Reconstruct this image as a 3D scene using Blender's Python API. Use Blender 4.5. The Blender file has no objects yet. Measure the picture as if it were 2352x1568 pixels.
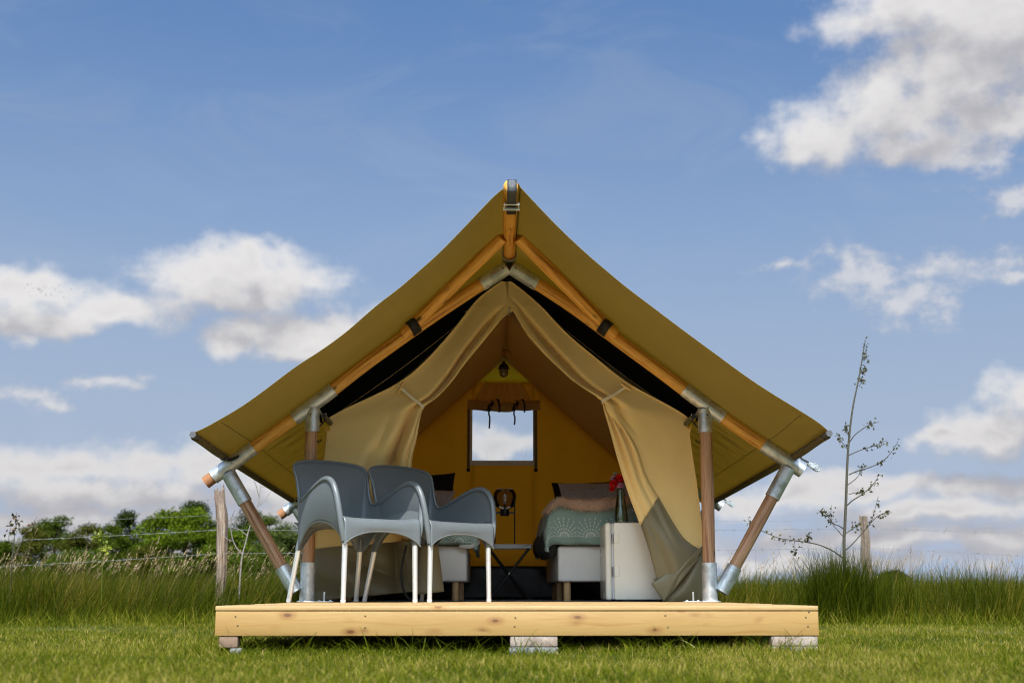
import bpy, bmesh, math, random
import numpy as np
from math import radians, sin, cos, pi, sqrt
from mathutils import Vector, Matrix

SC = bpy.context.scene
COL = SC.collection
RNG = np.random.default_rng(7)
random.seed(7)

# ------------------------------------------------------------------ camera
FPX, PITCH, CAMZ = 2990.0, math.atan(579 / 2990.0), 0.233
cam_d = bpy.data.cameras.new('camera')
cam = bpy.data.objects.new('camera', cam_d)
COL.objects.link(cam)
cam.location = (0, 0, CAMZ)
cam.rotation_euler = (pi / 2 + PITCH, 0, 0)
cam_d.sensor_width = 36
cam_d.lens = FPX / 2352 * 36
cam_d.clip_start = 0.05
cam_d.clip_end = 6000
cam_d.dof.use_dof = True
cam_d.dof.focus_distance = 7.3
cam_d.dof.aperture_fstop = 3.6
SC.camera = cam

# ------------------------------------------------------------------ node helper
class G:
    def __init__(s, nt):
        s.nt = nt
    def new(s, typ, **kw):
        n = s.nt.nodes.new(typ)
        for k, v in kw.items():
            setattr(n, k, v)
        return n
    def put(s, sock, v):
        if v is None:
            return
        if isinstance(v, bpy.types.NodeSocket):
            s.nt.links.new(v, sock)
        else:
            if hasattr(sock, 'default_value'):
                dv = sock.default_value
                if hasattr(dv, '__len__') and not hasattr(v, '__len__'):
                    v = [v] * len(dv)
                elif hasattr(dv, '__len__') and len(dv) == 4 and len(v) == 3:
                    v = (*v, 1)
                sock.default_value = v
    def m(s, op, a, b=None, c=None, clamp=False):
        n = s.new('ShaderNodeMath', operation=op, use_clamp=clamp)
        for i, v in enumerate((a, b, c)):
            s.put(n.inputs[i], v)
        return n.outputs[0]
    def vm(s, op, a, b=None, c=None):
        n = s.new('ShaderNodeVectorMath', operation=op)
        for i, v in enumerate((a, b, c)):
            s.put(n.inputs[i], v)
        return n.outputs['Value'] if op in ('LENGTH', 'DOT_PRODUCT', 'DISTANCE') else n.outputs[0]
    def sep(s, v):
        n = s.new('ShaderNodeSeparateXYZ'); s.put(n.inputs[0], v)
        return n.outputs[0], n.outputs[1], n.outputs[2]
    def comb(s, x=0, y=0, z=0):
        n = s.new('ShaderNodeCombineXYZ')
        for i, v in enumerate((x, y, z)):
            s.put(n.inputs[i], v)
        return n.outputs[0]
    def noise(s, vec, scale=5, detail=3, rough=0.55, dim='3D', dist=0.0):
        n = s.new('ShaderNodeTexNoise', noise_dimensions=dim)
        if vec is not None: s.put(n.inputs['Vector'], vec)
        s.put(n.inputs['Scale'], scale); s.put(n.inputs['Detail'], detail)
        s.put(n.inputs['Roughness'], rough); s.put(n.inputs['Distortion'], dist)
        return n.outputs[0]
    def voro(s, vec, scale=5, feature='F1', rand=1.0, out='Distance'):
        n = s.new('ShaderNodeTexVoronoi', feature=feature)
        s.put(n.inputs['Vector'], vec); s.put(n.inputs['Scale'], scale); s.put(n.inputs['Randomness'], rand)
        return n.outputs[out]
    def mix(s, f, a, b, blend='MIX'):
        n = s.new('ShaderNodeMix', data_type='RGBA', blend_type=blend)
        n.clamp_factor = True
        s.put(n.inputs[0], f); s.put(n.inputs[6], a); s.put(n.inputs[7], b)
        return n.outputs[2]
    def rng(s, x, a, b, c=0.0, d=1.0, smooth=True):
        n = s.new('ShaderNodeMapRange', interpolation_type='SMOOTHSTEP' if smooth else 'LINEAR')
        for i, v in enumerate((x, a, b, c, d)):
            s.put(n.inputs[i], v)
        return n.outputs[0]
    def ramp(s, f, stops):
        n = s.new('ShaderNodeValToRGB')
        el = n.color_ramp.elements
        while len(el) < len(stops): el.new(0.5)
        for e, (p, c) in zip(el, stops):
            e.position = p; e.color = (*c, 1) if len(c) == 3 else c
        s.put(n.inputs[0], f)
        return n.outputs[0]
    def coord(s, which='Object'):
        return s.new('ShaderNodeTexCoord').outputs[which]
    def bump(s, h, strength=0.3, dist=0.01):
        n = s.new('ShaderNodeBump')
        s.put(n.inputs['Strength'], strength); s.put(n.inputs['Distance'], dist); s.put(n.inputs['Height'], h)
        return n.outputs[0]

# ------------------------------------------------------------------ pixel <-> place
TH = 0.0165
ORG = np.array([-0.0167, 7.67, 0.186])          # middle of the front frame of the tent, at deck level
def ray(u, v):
    b = 784 - v
    return np.array([u - 1176, FPX * cos(PITCH) - b * sin(PITCH), FPX * sin(PITCH) + b * cos(PITCH)])
def to_site(p):
    q = np.asarray(p, float) - ORG
    c, s = cos(TH), sin(TH)
    return np.array([c * q[0] + s * q[1], -s * q[0] + c * q[1], q[2]])
def to_world(p):
    c, s = cos(TH), sin(TH)
    return np.array([c * p[0] - s * p[1], s * p[0] + c * p[1], p[2]]) + ORG
_o = to_site([0, 0, CAMZ])
def _dir(u, v):
    return to_site(ORG + ray(u, v))
def at(u, v, y):                                  # point of the site plane y=const under a photo point
    d = _dir(u, v); t = (y - _o[1]) / d[1]
    return _o + t * d
def atz(u, v, z):
    d = _dir(u, v); t = (z - _o[2]) / d[2]
    return _o + t * d

# ------------------------------------------------------------------ world: sky and clouds
SUN_EL = radians(50)
world = bpy.data.worlds.new('World')
SC.world = world
world.use_nodes = True
world.node_tree.nodes.clear()
g = G(world.node_tree)
sky = g.new('ShaderNodeTexSky', sky_type='NISHITA')
sky.sun_disc = False
sky.sun_elevation = SUN_EL
sky.sun_rotation = radians(180)
sky.altitude = 0
sky.air_density = 1.0
sky.dust_density = 10.0
sky.ozone_density = 1.6
SKY_STR = 0.075
WHITE = 0.40                                        # brightness of a sunlit cloud

def azel(u, v):
    d = ray(u, v); d = d / np.linalg.norm(d)
    return np.array([math.atan2(d[0], d[1]), math.asin(d[2])])
BLOBS = [  # centre and half sizes seen from the meadow
    (2290, 20, 330, 115), (2080, 10, 200, 70), (2230, 150, 260, 130), (2060, 245, 200, 95), (1890, 320, 130, 72), (2250, 270, 220, 78), (2120, 330, 150, 55),
    (560, 625, 190, 62), (440, 655, 130, 62), (650, 650, 120, 60), (600, 590, 100, 42), (520, 690, 160, 40),
    (90, 670, 150, 58), (240, 715, 140, 48), (40, 650, 100, 45), (130, 730, 170, 42),
    (680, 765, 180, 50), (780, 750, 130, 46), (550, 790, 80, 34), (700, 800, 160, 36),
    (2350, 920, 75, 62), (2270, 985, 140, 52), (2150, 1010, 90, 22),
    (140, 1075, 330, 52), (430, 1060, 250, 42), (300, 1140, 520, 44), (650, 1130, 170, 56), (60, 1190, 420, 34), (560, 1195, 420, 30),
    (1990, 1115, 200, 34), (2260, 1115, 200, 40), (1790, 1150, 160, 34), (2120, 1175, 360, 38), (2000, 1240, 420, 30), (2280, 1240, 260, 32), (1850, 1290, 500, 26),
    (1150, 1015, 160, 34), (1000, 1130, 300, 50), (1330, 1150, 300, 50), (1200, 1260, 700, 40), (300, 1260, 600, 34),
]
WISPS = [(1985, 640, 150, 70), (2085, 695, 130, 62), (2150, 610, 150, 40), (2272, 605, 80, 36), (1795, 615, 60, 22), (2335, 468, 80, 40),
    (1960, 600, 80, 48), (40, 905, 90, 30), (108, 942, 60, 26), (240, 870, 110, 24), (2230, 372, 120, 46), (2330, 640, 90, 24), (60, 770, 90, 20)]
blob_ae = []
wisp_ae = []
for (u, v, ru, rv) in WISPS:
    c = azel(u, v)
    wisp_ae.append((c[0], c[1], ru / FPX * .95, rv / FPX * .95))
for (u, v, ru, rv, *st) in BLOBS:
    c = azel(u, v)
    ra = abs(azel(u + ru, v)[0] - azel(u - ru, v)[0]) / 2
    re = abs(azel(u, v + rv)[1] - azel(u, v - rv)[1]) / 2
    blob_ae.append((c[0], c[1], ra, re, st[0] if st else 1.0))
rb = random.Random(5)
for k in range(15):                               # the same kind of sky all round, outside the view
    a = rb.uniform(0.62, 2 * pi - 0.62)
    e = rb.choice([rb.uniform(0.05, 0.3), rb.uniform(0.15, 1.0)])
    s_ = rb.uniform(0.07, 0.16)
    a = a if a < pi else a - 2 * pi
    blob_ae.append((a, e, s_ * 1.6 / max(cos(e), .4), s_ * 0.55, rb.uniform(.7, 1.0)))
    blob_ae.append((a + s_ * rb.uniform(-.9, .9), e + s_ * .3, s_ * .9 / max(cos(e), .4), s_ * 0.5, rb.uniform(.6, 1.0)))

grp = bpy.data.node_groups.new('cloud_density', 'ShaderNodeTree')
grp.interface.new_socket('P', in_out='INPUT', socket_type='NodeSocketVector')
grp.interface.new_socket('D', in_out='OUTPUT', socket_type='NodeSocketFloat')
q = G(grp)
gi = q.new('NodeGroupInput'); go = q.new('NodeGroupOutput')
P0 = gi.outputs[0]
wn = q.new('ShaderNodeTexNoise', noise_dimensions='2D')
q.put(wn.inputs['Vector'], P0); q.put(wn.inputs['Scale'], 22.0); q.put(wn.inputs['Detail'], 4.0)
warp = q.vm('MULTIPLY', q.vm('SUBTRACT', wn.outputs['Color'], (0.5, 0.5, 0.5)), (0.05, 0.028, 0.0))
PW = q.vm('ADD', P0, warp)
acc = None
for (a, e, ra, re, st) in blob_ae:
    ln = q.vm('LENGTH', q.vm('MULTIPLY', q.vm('SUBTRACT', PW, (a, e, 0)), (.74 / ra, .74 / re, 0)))
    if st < 1: ln = q.m('ADD', ln, 1.0 - st)
    acc = ln if acc is None else q.m('SMOOTH_MIN', acc, ln, 0.45)
f1 = q.noise(q.vm('MULTIPLY', P0, (1, 1.35, 0)), 30.0, 6.0, 0.55, dim='2D')
f2 = q.noise(q.vm('MULTIPLY', P0, (1, 1.5, 0)), 11.0, 3.0, 0.5, dim='2D')
dd = q.m('SUBTRACT', 1.0, acc)
# the low cloud banks go on all round the horizon
ax_, ay_, _az = q.sep(PW)
bank = q.m('SUBTRACT', 0.75, q.m('MULTIPLY', q.m('ABSOLUTE', q.m('SUBTRACT', ay_, 0.115)), 9.0))
bank = q.m('MULTIPLY', q.m('ADD', bank, 2.0), q.rng(q.m('ABSOLUTE', ax_), 0.44, 0.60))
dd = q.m('MAXIMUM', dd, q.m('SUBTRACT', bank, 2.0))
dd = q.m('ADD', dd, q.m('MULTIPLY', q.m('SUBTRACT', f1, 0.5), 1.0))
dd = q.m('ADD', dd, q.m('MULTIPLY', q.m('SUBTRACT', f2, 0.5), 0.5))
q.put(go.inputs[0], dd)

D = g.vm('NORMALIZE', g.coord('Generated'))
dx, dy, dz = g.sep(D)
az = g.m('ARCTAN2', dx, dy)
el = g.m('ARCSINE', dz)
PAE = g.comb(az, el, 0)
def dens(p):
    n = g.new('ShaderNodeGroup'); n.node_tree = grp
    g.put(n.inputs[0], p)
    return n.outputs[0]
d0 = dens(PAE)
d1 = dens(g.vm('ADD', PAE, (-0.006, 0.030, 0)))
alpha = g.rng(d0, -0.02, 0.75)
lit = g.m('ADD', 0.60, g.m('MULTIPLY', g.m('SUBTRACT', d0, d1), 0.68), clamp=True)
thick = g.rng(d0, 0.3, 1.5)
lit = g.m('SUBTRACT', lit, g.m('MULTIPLY', thick, 0.40), clamp=True)
lit = g.m('SUBTRACT', lit, g.rng(el, 0.20, 0.08, 0.0, 0.22), clamp=True)
ccol = g.ramp(lit, [(0.0, (0.44, 0.44, 0.485)), (0.35, (0.58, 0.565, 0.585)), (0.62, (0.80, 0.775, 0.765)), (1.0, (0.97, 0.945, 0.925))])
ccol = g.vm('MULTIPLY', ccol, [1.0 / SKY_STR * WHITE * 1.06] * 3)
cir = g.noise(g.vm('MULTIPLY', PAE, (1, 2.6, 0)), 6.0, 6.0, 0.6, dim='2D', dist=0.6)
cirf = g.m('MULTIPLY', g.rng(cir, 0.45, 0.80), 0.17)
skyc = g.vm('MULTIPLY', sky.outputs[0], g.ramp(el, [(0.0, (0.65, 0.97, 1.31)), (1.0, (0.65, 0.97, 1.31))]))
skyc = g.mix(cirf, skyc, [k / SKY_STR for k in (0.21, 0.235, 0.27)])
hz = g.rng(el, -0.02, 0.50, 0.92, 0.0)
skyc = g.mix(hz, skyc, [k / SKY_STR for k in (0.222, 0.268, 0.350)])
above = g.rng(dz, -0.02, 0.0)
wacc = None
wp = g.new('ShaderNodeTexNoise', noise_dimensions='2D')
g.put(wp.inputs['Vector'], PAE); g.put(wp.inputs['Scale'], 26.0); g.put(wp.inputs['Detail'], 3.0)
PWW = g.vm('ADD', PAE, g.vm('MULTIPLY', g.vm('SUBTRACT', wp.outputs['Color'], (.5, .5, .5)), (0.05, 0.022, 0)))
for (a, e, ra, re) in wisp_ae:
    ln = g.vm('LENGTH', g.vm('MULTIPLY', g.vm('SUBTRACT', PWW, (a, e, 0)), (.85 / ra, .85 / re, 0)))
    wacc = ln if wacc is None else g.m('SMOOTH_MIN', wacc, ln, 0.5)
wf = g.noise(g.vm('MULTIPLY', PAE, (1, 1.6, 0)), 38.0, 6.0, 0.62, dim='2D')
wd_ = g.m('ADD', g.m('SUBTRACT', 1.0, wacc), g.m('MULTIPLY', g.m('SUBTRACT', wf, 0.5), 1.9))
walpha = g.m('MULTIPLY', g.rng(wd_, 0.0, 1.0), 0.66)
skyc = g.mix(g.m('MULTIPLY', walpha, above), skyc, g.vm('MULTIPLY', g.ramp(g.rng(wd_, .1, 1.0), [(0, (.74, .72, .74)), (1, (.93, .90, .885))]), [WHITE / SKY_STR] * 3))
fin = g.mix(g.m('MULTIPLY', g.m('MULTIPLY', alpha, 0.93), above), skyc, ccol)
bg = g.new('ShaderNodeBackground')
g.put(bg.inputs['Color'], fin); bg.inputs['Strength'].default_value = SKY_STR
world.cycles.sampling_method = 'MANUAL'
world.cycles.sample_map_resolution = 256
wo = g.new('ShaderNodeOutputWorld')
g.put(wo.inputs['Surface'], bg.outputs[0])

# ------------------------------------------------------------------ sun and exposure
sl = bpy.data.lights.new('sun', 'SUN')
sl.energy = 2.9
sl.angle = radians(0.53)
sl.color = (1.0, 0.95, 0.87)
sun = bpy.data.objects.new('sun', sl)
COL.objects.link(sun)
sun.rotation_euler = (pi / 2 - SUN_EL, 0, 0)
sun.location = (0, -20, 30)
vs = SC.view_settings
vs.view_transform = 'Standard'; vs.look = 'None'; vs.gamma = 1; vs.use_curve_mapping = False
vs.exposure = 1.1
SC.render.engine = 'CYCLES'
SC.cycles.filter_width = 1.1
SC.cycles.max_bounces = 10
SC.cycles.diffuse_bounces = 5
SC.cycles.transparent_max_bounces = 12
# ------------------------------------------------------------------ mesh helpers
class MB:
    def __init__(s):
        s.v = []; s.f = []; s.uv = []; s.mi = []
    def add(s, v, f, uv=None, mi=0):
        o = len(s.v)
        s.v.extend([tuple(map(float, p)) for p in v])
        s.uv.extend(uv if uv is not None else [(p[0], p[1]) for p in v])
        s.f.extend([tuple(i + o for i in t) for t in f])
        s.mi.extend([mi] * len(f))
        return s
    def mesh(s, name, mats, smooth=True, auto=None):
        me = bpy.data.meshes.new(name)
        me.from_pydata(s.v, [], s.f)
        if s.uv:
            ul = me.uv_layers.new(name='UVMap')
            li = np.empty(len(me.loops), np.int32); me.loops.foreach_get('vertex_index', li)
            ul.data.foreach_set('uv', np.asarray(s.uv, np.float32)[li].ravel())
        for m in (mats if isinstance(mats, (list, tuple)) else [mats]):
            me.materials.append(m)
        me.polygons.foreach_set('material_index', s.mi)
        me.polygons.foreach_set('use_smooth', [bool(smooth)] * len(me.polygons))
        if smooth and auto:
            me.set_sharp_from_angle(angle=radians(auto))
        me.update()
        return me
    def obj(s, name, mats, parent=None, smooth=True, auto=40):
        return link(name, s.mesh(name, mats, smooth, auto), parent)

def link(name, data, parent=None):
    o = bpy.data.objects.new(name, data)
    COL.objects.link(o)
    if parent is not None:
        o.parent = parent
    return o
def tag(o, label=None, cat=None, group=None, kind=None):
    for k, v in (('label', label), ('category', cat), ('group', group), ('kind', kind)):
        if v: o[k] = v
    return o
def thing(name, p, rz=0.0, label=None, cat=None, group=None, site=True):
    o = link(name, None)
    o.empty_display_size = 0.1
    o.location = to_world(p) if site else p
    o.rotation_euler = (0, 0, (TH if site else 0) + rz)
    return tag(o, label, cat, group)
def copy_tree(o, parent=None):
    c = o.copy(); COL.objects.link(c)
    if parent is not None: c.parent = parent
    for ch in list(o.children): copy_tree(ch, c)
    return c

def catmull(pts, n, closed=False):
    P = np.asarray(pts, float); k = len(P)
    if k < 3:
        t = np.linspace(0, 1, n)[:, None]
        return P[0] * (1 - t) + P[-1] * t
    Q = np.vstack([2 * P[0] - P[1], P, 2 * P[-1] - P[-2]])
    t = np.linspace(0, k - 1 - 1e-9, n); i = t.astype(int); u = (t - i)[:, None]
    a, b, c, d = Q[i], Q[i + 1], Q[i + 2], Q[i + 3]
    return 0.5 * ((2 * b) + (-a + c) * u + (2 * a - 5 * b + 4 * c - d) * u * u + (-a + 3 * b - 3 * c + d) * u ** 3)
def frames(P):
    T = np.gradient(P, axis=0); T /= np.linalg.norm(T, axis=1)[:, None] + 1e-12
    up = np.array([0, 0, 1.0]) if abs(T[0][2]) < 0.9 else np.array([0, 1.0, 0])
    N = []
    n = np.cross(T[0], up); n /= np.linalg.norm(n)
    for t in T:
        n = n - t * np.dot(n, t); n /= np.linalg.norm(n) + 1e-12
        N.append(n.copy())
    N = np.array(N)
    return T, N, np.cross(T, N)
def tube(P, r, n=16, cap=True, mb=None, mi=0, sx=1.0, uvoff=0.0, rough=0.0):
    """tube along points; UV = (metres along, metres around)"""
    mb = mb if mb is not None else MB()
    P = np.asarray(P, float); k = len(P)
    r = np.full(k, r) if np.isscalar(r) else np.asarray(r, float)
    T, N, B = frames(P)
    L = np.concatenate([[0], np.cumsum(np.linalg.norm(np.diff(P, axis=0), axis=1))])
    v = []; uv = []
    for i in range(k):
        for j in range(n + 1):
            a = 2 * pi * j / n
            rr = r[i] * (1 + rough * sin(3 * a + L[i] * 7 + uvoff) * .5 + rough * sin(2 * a - L[i] * 11) * .5) if rough else r[i]
            v.append(P[i] + N[i] * cos(a) * rr * sx + B[i] * sin(a) * rr); uv.append((L[i] + uvoff, a * r[i]))
    f = []
    for i in range(k - 1):
        for j in range(n):
            a = i * (n + 1) + j
            f.append((a, a + 1, a + n + 2, a + n + 1))
    mb.add(v, f, uv, mi)
    if cap:
        for i, s in ((0, 1), (k - 1, -1)):
            ring = [P[i] + N[i] * cos(2 * pi * j / n) * r[i] * sx + B[i] * sin(2 * pi * j / n) * r[i] for j in range(n)]
            fc = tuple(range(n)) if s == 1 else tuple(reversed(range(n)))
            mb.add(ring, [fc], [(uvoff + cos(2 * pi * j / n) * r[i], sin(2 * pi * j / n) * r[i]) for j in range(n)], mi)
    return mb
def seg(a, b, n=2):
    return np.linspace(np.asarray(a, float), np.asarray(b, float), n)
def pipe(a, b, r, wall=0.004, n=24, mb=None, mi=0):
    """open-ended pipe with wall thickness"""
    mb = mb if mb is not None else MB()
    a = np.asarray(a, float); b = np.asarray(b, float)
    tube(seg(a, b, 3), r, n, False, mb, mi)
    d = (b - a) / np.linalg.norm(b - a)
    tube(seg(b, a, 3), r - wall, n, False, mb, mi)
    for p, s in ((a, -1), (b, 1)):
        T, N, B = frames(seg(a, b, 3)); N, B = N[0], B[0]
        v = []; f = []
        for j in range(n):
            c = N * cos(2 * pi * j / n) + B * sin(2 * pi * j / n)
            v += [p + c * r, p + c * (r - wall)]
        for j in range(n):
            k = (j + 1) % n
            q4 = (2 * j, 2 * j + 1, 2 * k + 1, 2 * k)
            f.append(q4 if s < 0 else q4[::-1])
        mb.add(v, f, None, mi)
    return mb
def bbox(x0, x1, y0, y1, z0, z1, bev=0.0, seg_=2, mb=None, mi=0):
    """box with bevelled edges; UV follows the long horizontal axis"""
    mb = mb if mb is not None else MB()
    bm = bmesh.new()
    bmesh.ops.create_cube(bm, size=1)
    for v in bm.verts:
        v.co = Vector(((x0 + x1) / 2 + v.co.x * (x1 - x0), (y0 + y1) / 2 + v.co.y * (y1 - y0), (z0 + z1) / 2 + v.co.z * (z1 - z0)))
    if bev:
        bmesh.ops.bevel(bm, geom=bm.edges[:], offset=bev, segments=seg_, profile=0.5, affect='EDGES')
    bm.verts.index_update()
    vs_ = [tuple(v.co) for v in bm.verts]
    mb.add(vs_, [tuple(v.index for v in f.verts) for f in bm.faces], [(p[0], p[1] + p[2]) for p in vs_], mi)
    bm.free()
    return mb
def lathe(prof, n=24, c=(0, 0, 0), mb=None, mi=0):
    mb = mb if mb is not None else MB()
    v = []; uv = []; f = []
    for i, (r, z) in enumerate(prof):
        for j in range(n):
            a = 2 * pi * j / n
            v.append((c[0] + r * cos(a), c[1] + r * sin(a), c[2] + z)); uv.append((a * r, z))
    for i in range(len(prof) - 1):
        for j in range(n):
            k = (j + 1) % n
            f.append((i * n + j, i * n + k, (i + 1) * n + k, (i + 1) * n + j))
    mb.add(v, f, uv, mi)
    return mb
def grid(A, mb=None, mi=0, uv=None, flip=False, wrap=False):
    """A: array [nu][nv][3]"""
    mb = mb if mb is not None else MB()
    A = np.asarray(A, float); nu, nv = A.shape[:2]
    if uv is None:
        du = np.concatenate([np.zeros((1, nv)), np.cumsum(np.linalg.norm(np.diff(A, axis=0), axis=2), axis=0)])
        dv = np.concatenate([np.zeros((nu, 1)), np.cumsum(np.linalg.norm(np.diff(A, axis=1), axis=2), axis=1)], axis=1)
        uv = np.stack([du, dv], 2)
    f = []
    for i in range(nu - 1):
        for j in range(nv - 1):
            a = i * nv + j
            t = (a, a + nv, a + nv + 1, a + 1)
            f.append(t[::-1] if flip else t)
    mb.add(A.reshape(-1, 3), f, [tuple(t) for t in np.asarray(uv).reshape(-1, 2)], mi)
    return mb
def solid(o, t, off=0.0, rim=True):
    m = o.modifiers.new('thickness', 'SOLIDIFY'); m.thickness = t; m.offset = off; m.use_rim = rim
    return o
def bezier(p, n=20):
    p = np.asarray(p, float); t = np.linspace(0, 1, n)[:, None]
    if len(p) == 3:
        return p[0] * (1 - t) ** 2 + 2 * p[1] * t * (1 - t) + p[2] * t * t
    return p[0] * (1 - t) ** 3 + 3 * p[1] * t * (1 - t) ** 2 + 3 * p[2] * t * t * (1 - t) + p[3] * t ** 3
def fast_mesh(name, V, F3=None, F4=None, mat=None, tint=None, smooth=False, uv=None):
    """big mesh straight from arrays"""
    me = bpy.data.meshes.new(name)
    V = np.asarray(V, np.float32)
    me.vertices.add(len(V)); me.vertices.foreach_set('co', V.ravel())
    loops = []; starts = []; tot = []; n = 0
    for F, k in ((F3, 3), (F4, 4)):
        if F is None or len(F) == 0: continue
        F = np.asarray(F, np.int32)
        loops.append(F.ravel()); starts.append(n + np.arange(len(F)) * k); tot.append(np.full(len(F), k)); n += F.size
    loops = np.concatenate(loops).astype(np.int32)
    me.loops.add(len(loops)); me.loops.foreach_set('vertex_index', loops)
    st = np.concatenate(starts).astype(np.int32)
    me.polygons.add(len(st)); me.polygons.foreach_set('loop_start', st)
    me.polygons.foreach_set('loop_total', np.concatenate(tot).astype(np.int32))
    me.polygons.foreach_set('use_smooth', np.full(len(st), smooth))
    if tint is not None:
        at_ = me.attributes.new('tint', 'FLOAT', 'POINT')
        at_.data.foreach_set('value', np.asarray(tint, np.float32))
    if mat: me.materials.append(mat)
    me.update(calc_edges=True); me.validate()
    return me

# ------------------------------------------------------------------ materials
def mat(name):
    m = bpy.data.materials.new(name); m.use_nodes = True
    m.node_tree.nodes.clear()
    return m, G(m.node_tree)
def out(g, sh):
    o = g.new('ShaderNodeOutputMaterial'); g.put(o.inputs['Surface'], sh)
def pbr(g, col, rough=0.5, metal=0.0, normal=None, **kw):
    n = g.new('ShaderNodeBsdfPrincipled')
    g.put(n.inputs['Base Color'], col); g.put(n.inputs['Roughness'], rough); g.put(n.inputs['Metallic'], metal)
    if normal is not None: g.put(n.inputs['Normal'], normal)
    for k, v in kw.items():
        g.put(n.inputs[k.replace('_', ' ')], v)
    return n.outputs[0]
def rnd(g):
    return g.new('ShaderNodeObjectInfo').outputs['Random']

def m_plain(name, col, rough=0.5, metal=0.0, var=0.0, scale=30, bumpy=0.0, **kw):
    m, g = mat(name)
    c = g.coord('Object'); nz = g.noise(c, scale, 4)
    cc = g.mix(nz, [x * (1 - var) for x in col], [min(1, x * (1 + var)) for x in col])
    nm = g.bump(nz, bumpy, 0.004) if bumpy else None
    rr = g.rng(nz, 0.3, 0.7, rough * 0.92, min(1, rough * 1.08))
    out(g, pbr(g, cc, rr, metal, nm, **kw))
    return m

def m_polewood(name, c1, c2, c3, rough=0.5):
    """stained round timber: UV u along, v around"""
    m, g = mat(name)
    uv = g.coord('UV'); r = rnd(g)
    u, v, _ = g.sep(uv)
    off = g.m('MULTIPLY', r, 37.0)
    p = g.comb(g.m('ADD', g.m('MULTIPLY', u, 2.2), off), g.m('MULTIPLY', v, 46.0), off)
    n1 = g.noise(p, 1.0, 6, 0.62, dist=0.5)
    n2 = g.noise(g.comb(g.m('ADD', g.m('MULTIPLY', u, 1.1), off), g.m('MULTIPLY', v, 9.0), off), 1.6, 3)
    fine = g.noise(g.comb(g.m('ADD', g.m('MULTIPLY', u, 14.0), off), g.m('MULTIPLY', v, 300.0), off), 1.0, 3)
    col = g.ramp(n1, [(0.33, c3), (0.44, c1), (0.56, c2), (0.66, [a * .75 for a in c1]), (0.8, c1)])
    col = g.mix(g.rng(n2, 0.42, 0.72, 0, 0.55), col, c2)
    col = g.mix(g.rng(fine, 0.5, 0.75, 0, 0.5), col, c3)
    kp = g.comb(g.m('ADD', g.m('MULTIPLY', u, 7.0), off), g.m('MULTIPLY', v, 15.0), off)
    kd = g.voro(kp, 1.0, rand=1.0)
    gate = g.rng(g.noise(g.comb(g.m('ADD', g.m('MULTIPLY', u, 3.0), off), g.m('MULTIPLY', v, 5.0), off), 1.0, 1), 0.52, 0.6)
    kn = g.m('MULTIPLY', g.rng(kd, 0.24, 0.10), gate)
    halo = g.m('MULTIPLY', g.rng(kd, 0.42, 0.15), gate)
    col = g.mix(g.m('MULTIPLY', halo, 0.5), col, [x * .7 for x in c2])
    col = g.mix(g.m('MULTIPLY', kn, 0.9), col, [x * .25 for x in c3])
    ck = g.rng(g.noise(g.comb(g.m('ADD', g.m('MULTIPLY', u, 0.9), off), g.m('MULTIPLY', v, 40.0), g.m('ADD', off, 9)), 1.0, 2), 0.735, 0.76)
    col = g.mix(g.m('MULTIPLY', ck, 0.8), col, [x * .2 for x in c3])
    h = g.m('SUBTRACT', g.m('ADD', g.m('MULTIPLY', n1, 0.4), g.m('MULTIPLY', fine, 0.3)), g.m('ADD', g.m('MULTIPLY', ck, 1.0), g.m('MULTIPLY', kn, 0.5)))
    out(g, pbr(g, col, rough, 0, g.bump(h, 0.45, 0.004)))
    return m

def m_pine(name, c1, c2, ck, rough=0.55, sc=1.0):
    """planed spruce board, long along object X"""
    m, g = mat(name)
    c = g.coord('Object'); r = rnd(g)
    x, y, z = g.sep(c)
    off = g.m('MULTIPLY', r, 61.0)
    wob = g.noise(g.comb(g.m('ADD', g.m('MULTIPLY', x, 1.6), off), g.m('MULTIPLY', y, 4), g.m('MULTIPLY', z, 4)), 1.0, 2)
    gy = g.m('ADD', g.m('MULTIPLY', y, 16), off)
    gz = g.m('MULTIPLY', z, 60 * sc)
    n1 = g.noise(g.comb(g.m('ADD', g.m('MULTIPLY', x, 1.4), off), gy, g.m('ADD', gz, g.m('MULTIPLY', wob, 7.0))), 1.0, 5, 0.6)
    fine = g.noise(g.comb(g.m('MULTIPLY', x, 9), g.m('MULTIPLY', y, 130), g.m('ADD', g.m('MULTIPLY', z, 330), off)), 1.0, 3)
    blot = g.noise(g.comb(g.m('ADD', x, off), g.m('MULTIPLY', y, 3), g.m('MULTIPLY', z, 5)), 2.3, 3)
    col = g.ramp(n1, [(0.28, c2), (0.45, c1), (0.60, [a * .94 for a in c1]), (0.78, c2)])
    col = g.mix(g.rng(blot, 0.4, 0.75, 0, 0.42), col, c2)
    col = g.mix(g.rng(fine, 0.5, 0.8, 0, 0.28), col, [a * .72 for a in c2])
    kp = g.comb(g.m('ADD', g.m('MULTIPLY', x, 8.0), off), g.m('MULTIPLY', y, 12.0), g.m('ADD', g.m('MULTIPLY', z, 17.0), off))
    kd = g.voro(kp, 1.0)
    gate = g.rng(g.noise(kp, 0.55, 1), 0.42, 0.50)
    k1 = g.m('MULTIPLY', g.rng(kd, 0.15, 0.09), gate)
    k2 = g.m('MULTIPLY', g.rng(kd, 0.42, 0.10), gate)
    col = g.mix(g.m('MULTIPLY', k2, 0.55), col, ck)
    col = g.mix(g.m('MULTIPLY', k1, 0.75), col, [a * .45 for a in ck])
    h = g.m('ADD', g.m('MULTIPLY', n1, 0.3), g.m('MULTIPLY', fine, 0.4))
    out(g, pbr(g, col, rough, 0, g.bump(h, 0.3, 0.002)))
    return m

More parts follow.
